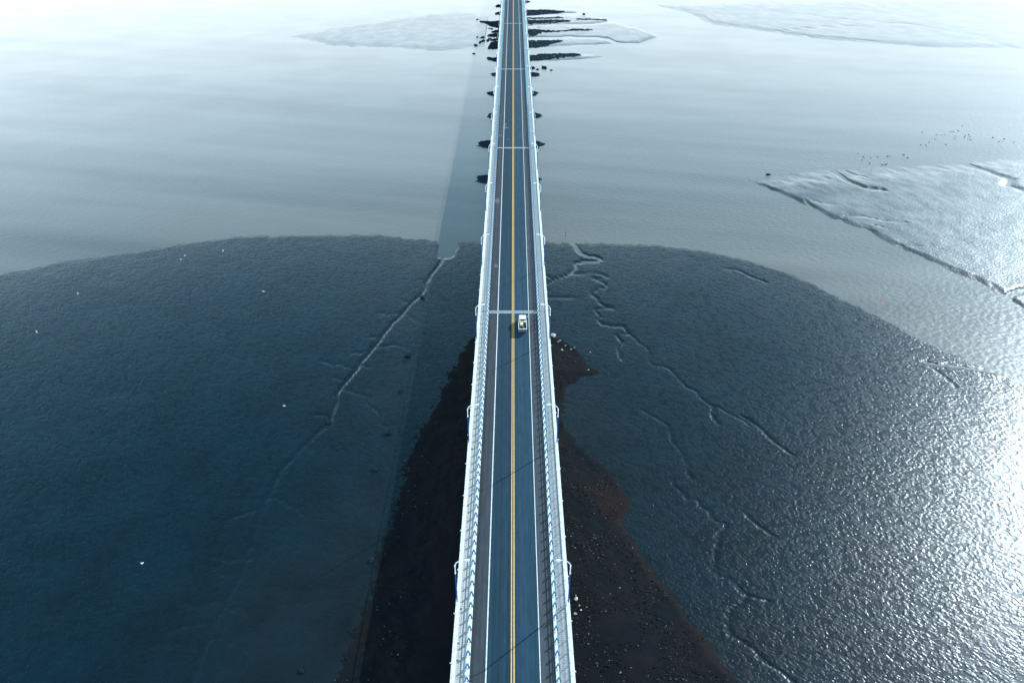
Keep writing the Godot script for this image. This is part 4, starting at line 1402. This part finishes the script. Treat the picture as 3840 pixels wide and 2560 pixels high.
func make_person() -> void:
	# stands on the footway, turned to the parapet (+x), forearms on the handrail
	var o := thing("person", "person in a white top and dark trousers leaning on the parapet handrail", "person", P(7.02, WALK + 0.005, 267.0))
	var skin := plain(srgb(0.42, 0.26, 0.17), 0.6)
	var bones := [[Vector3(0.0, 0.95, 0.0), Vector3(0.05, 1.15, 0.0), 0.13, 0.125], [Vector3(0.05, 1.15, 0.0), Vector3(0.1, 1.36, 0.0), 0.125, 0.13], [Vector3(0.1, 1.38, -0.13), Vector3(0.1, 1.38, 0.13), 0.07, 0.07],
		[Vector3(0.11, 1.42, 0), Vector3(0.15, 1.52, 0), 0.055, 0.05], [Vector3(0.17, 1.58, 0), Vector3(0.18, 1.66, 0), 0.078, 0.092], [Vector3(0.25, 1.6, 0), Vector3(0.262, 1.585, 0), 0.016, 0.014]]
	for s in [-1, 1]:
		bones.append_array([[Vector3(0.0, 0.93, s * 0.09), Vector3(0.02, 0.5, s * 0.1), 0.095, 0.06], [Vector3(0.02, 0.5, s * 0.1), Vector3(-0.03, 0.09, s * 0.1), 0.058, 0.038], [Vector3(-0.05, 0.05, s * 0.1), Vector3(0.12, 0.035, s * 0.12), 0.045, 0.034],
			[Vector3(0.1, 1.38, s * 0.17), Vector3(0.2, 1.16, s * 0.24), 0.05, 0.04], [Vector3(0.2, 1.16, s * 0.24), Vector3(0.4, 1.23, s * 0.14), 0.038, 0.028]])
	put("body", grown(bones, 0.022, 0.05), skin, o)
	for s in [-1, 1]:
		var palm := Vector3(0.44, 1.23, s * 0.12)
		var hand := [[Vector3(0.4, 1.232, s * 0.14), palm, 0.028, 0.03], [palm, palm + Vector3(0.05, 0.0, 0), 0.03, 0.024]]
		for k in 4:
			var root := palm + Vector3(0.05, 0.0, (k - 1.5) * 0.02)
			var long: float = [0.034, 0.04, 0.037, 0.028][k]
			hand.append_array([[root, root + Vector3(long, -0.006, 0), 0.009, 0.0085], [root + Vector3(long, -0.006, 0), root + Vector3(long * 1.5, -0.03, 0), 0.0085, 0.0075]])
		hand.append_array([[palm + Vector3(0.0, 0, -s * 0.025), palm + Vector3(0.035, -0.005, -s * 0.055), 0.011, 0.009], [palm + Vector3(0.035, -0.005, -s * 0.055), palm + Vector3(0.06, -0.015, -s * 0.058), 0.009, 0.008]])
		put("hand", grown(hand, 0.005, 0.006), skin, o)
	var shirt := [[Vector3(0.0, 0.92, 0.0), Vector3(0.05, 1.15, 0.0), 0.152, 0.146], [Vector3(0.05, 1.15, 0.0), Vector3(0.1, 1.36, 0.0), 0.146, 0.148], [Vector3(0.1, 1.38, -0.14), Vector3(0.1, 1.38, 0.14), 0.09, 0.09]]
	var trousers := [[Vector3(0.0, 0.92, -0.06), Vector3(0.0, 0.92, 0.06), 0.135, 0.135]]
	var shoes := []
	for s in [-1, 1]:
		shirt.append([Vector3(0.1, 1.38, s * 0.17), Vector3(0.19, 1.18, s * 0.235), 0.07, 0.06])
		trousers.append_array([[Vector3(0.0, 0.9, s * 0.09), Vector3(0.02, 0.5, s * 0.1), 0.115, 0.08], [Vector3(0.02, 0.5, s * 0.1), Vector3(-0.03, 0.1, s * 0.1), 0.078, 0.06]])
		shoes.append([Vector3(-0.05, 0.055, s * 0.1), Vector3(0.13, 0.045, s * 0.12), 0.055, 0.044])
	put("shirt", grown(shirt, 0.024, 0.05), M.truck_white, o)
	put("trousers", grown(trousers, 0.024, 0.05), M.black, o)
	put("shoes", grown(shoes, 0.02, 0.02), M.black, o)
	put("hair", grown([[Vector3(0.14, 1.66, 0), Vector3(0.17, 1.7, 0), 0.105, 0.1], [Vector3(0.1, 1.6, 0), Vector3(0.11, 1.56, 0), 0.07, 0.05]], 0.015, 0.03), M.black, o)

func make_birds() -> void:
	var duck := grown([[Vector3(-0.16, 0.1, 0), Vector3(0.12, 0.12, 0), 0.08, 0.1], [Vector3(-0.16, 0.12, 0), Vector3(-0.32, 0.17, 0), 0.06, 0.02], [Vector3(0.14, 0.15, 0), Vector3(0.22, 0.3, 0), 0.06, 0.045], [Vector3(0.22, 0.31, 0), Vector3(0.26, 0.32, 0), 0.055, 0.045], [Vector3(0.29, 0.31, 0), Vector3(0.36, 0.295, 0), 0.022, 0.014]], 0.02, 0.04)
	var dark := plain(srgb(0.03, 0.032, 0.035), 0.8)
	rng.seed = 9
	for k in BIRDS.size():
		var p: Array = BIRDS[k]
		var y := maxf(0.0, ground_at(p[0], p[1]))
		var o := put("water_bird", duck, dark, self, P(p[0], y - 0.02, p[1]), Vector3(0, rng.randf() * TAU, 0))
		o.scale = Vector3.ONE * rng.randf_range(0.75, 1.15)
		tag(o, "small dark water bird resting in the glaring shallows off the bright mud island", "bird", "dark water birds off the mud island")
	var heron := grown([[Vector3(-0.14, 0.42, 0), Vector3(0.12, 0.5, 0), 0.07, 0.09], [Vector3(-0.14, 0.42, 0), Vector3(-0.32, 0.38, 0), 0.05, 0.015], [Vector3(0.14, 0.53, 0), Vector3(0.24, 0.68, 0), 0.045, 0.025], [Vector3(0.24, 0.68, 0), Vector3(0.2, 0.84, 0), 0.025, 0.022], [Vector3(0.2, 0.86, 0), Vector3(0.25, 0.87, 0), 0.04, 0.03], [Vector3(0.28, 0.87, 0), Vector3(0.4, 0.85, 0), 0.016, 0.008]], 0.018, 0.03)
	var b := Faces.new()
	for s in [-1, 1]:
		b.tube([Vector3(0.0, -0.03, s * 0.04), Vector3(-0.03, 0.2, s * 0.04), Vector3(0.0, 0.42, s * 0.035)], [0.012, 0.012, 0.02], 6)
	var legs := b.mesh()
	for p in EGRETS:
		var o := thing("egret", "white egret standing alone on the dark mudflat across the bridge from the truck's side", "bird", P(p[0], maxf(0.0, ground_at(p[0], p[1])), p[1]), rng.randf() * TAU, "white egrets on the mud")
		put("body", heron, M.truck_white, o)
		put("legs", legs, M.black, o)

func make_markers() -> void:
	var y := maxf(ground_at(90.7, 162.3), 0.0)
	var o := thing("marker_flag", "thin leaning pole with a small red flag at the channel's muddy edge", "flag", P(90.7, y - 0.05, 162.3))
	var b := Faces.new()
	b.tube([Vector3(0, -0.4, 0), Vector3(0.22, 1.2, 0), Vector3(0.5, 2.55, 0)], [0.03, 0.028, 0.02], 8)
	put("pole", b.mesh(), plain(srgb(0.2, 0.22, 0.23), 0.7), o)
	var st := SurfaceTool.new()
	st.begin(Mesh.PRIMITIVE_TRIANGLES)
	st.set_smooth_group(0)
	for layer in 2:
		for i in 7:
			for j in 4:
				var u := i / 6.0
				st.add_vertex(Vector3(0.5 - 0.1 * j / 3.0 + u * 0.42, 2.55 - j * 0.17 - u * 0.1, 0.05 * sin(u * 5.0) + layer * 0.012))
		for i in 6:
			for j in 3:
				var a := layer * 28 + i * 4 + j
				for k in ([a, a + 1, a + 4, a + 4, a + 1, a + 5] if layer == 0 else [a, a + 4, a + 1, a + 1, a + 4, a + 5]):
					st.add_index(k)
	st.generate_normals()
	put("flag", st.commit(), plain(srgb(0.85, 0.12, 0.16), 0.7), o)

	b = Faces.new()
	b.tube([Vector3(0, -0.6, 0), Vector3(0.08, 0.8, 0), Vector3(0.04, 1.6, 0.05), Vector3(0.22, 2.6, 0.1)], [0.06, 0.055, 0.05, 0.03], 8)
	b.tube([Vector3(0.04, 1.55, 0.05), Vector3(0.3, 2.0, -0.1)], [0.03, 0.015], 6)
	var stick := put("stake", b.mesh(), M.black, self, P(15.2, 0, 202.8))
	tag(stick, "dark crooked wooden stake standing in the water near the mud edge", "stake")

	# blue sheet tied to the handrail and spread to a point on the footway
	var sheet := SurfaceTool.new()
	sheet.begin(Mesh.PRIMITIVE_TRIANGLES)
	sheet.set_smooth_group(0)
	for layer in 2:
		for i in 9:
			for j in 9:
				var u := i / 8.0
				var w := j / 8.0 - 0.5
				var fold := 0.05 * sin(w * 22.0 + u * 4.0) * (1.0 - u)
				sheet.add_vertex(Vector3(-0.85 * u, 0.85 * pow(1.0 - u, 1.5) + 0.02 + fold + layer * 0.012, w * 1.9 * (1.0 - 0.9 * u)))
		for i in 8:
			for j in 8:
				var a := layer * 81 + i * 9 + j
				for k in ([a, a + 9, a + 1, a + 1, a + 9, a + 10] if layer == 1 else [a, a + 1, a + 9, a + 9, a + 1, a + 10]):
					sheet.add_index(k)
	sheet.generate_normals()
	var tarp := put("tarpaulin", sheet.commit(), plain(srgb(0.01, 0.42, 0.62), 0.5), self, P(7.2, WALK, 252.3))
	tag(tarp, "bright turquoise tarpaulin hung from the handrail onto the footway at a joint", "tarpaulin")

func _ready() -> void:
	rng.seed = 4
	make_light_and_camera()
	make_materials()
	make_terrain()
	make_water()
	make_gravel()
	make_banks()
	make_bridge()
	make_railings()
	make_lamps()
	make_truck()
	make_person()
	make_birds()
	make_markers()
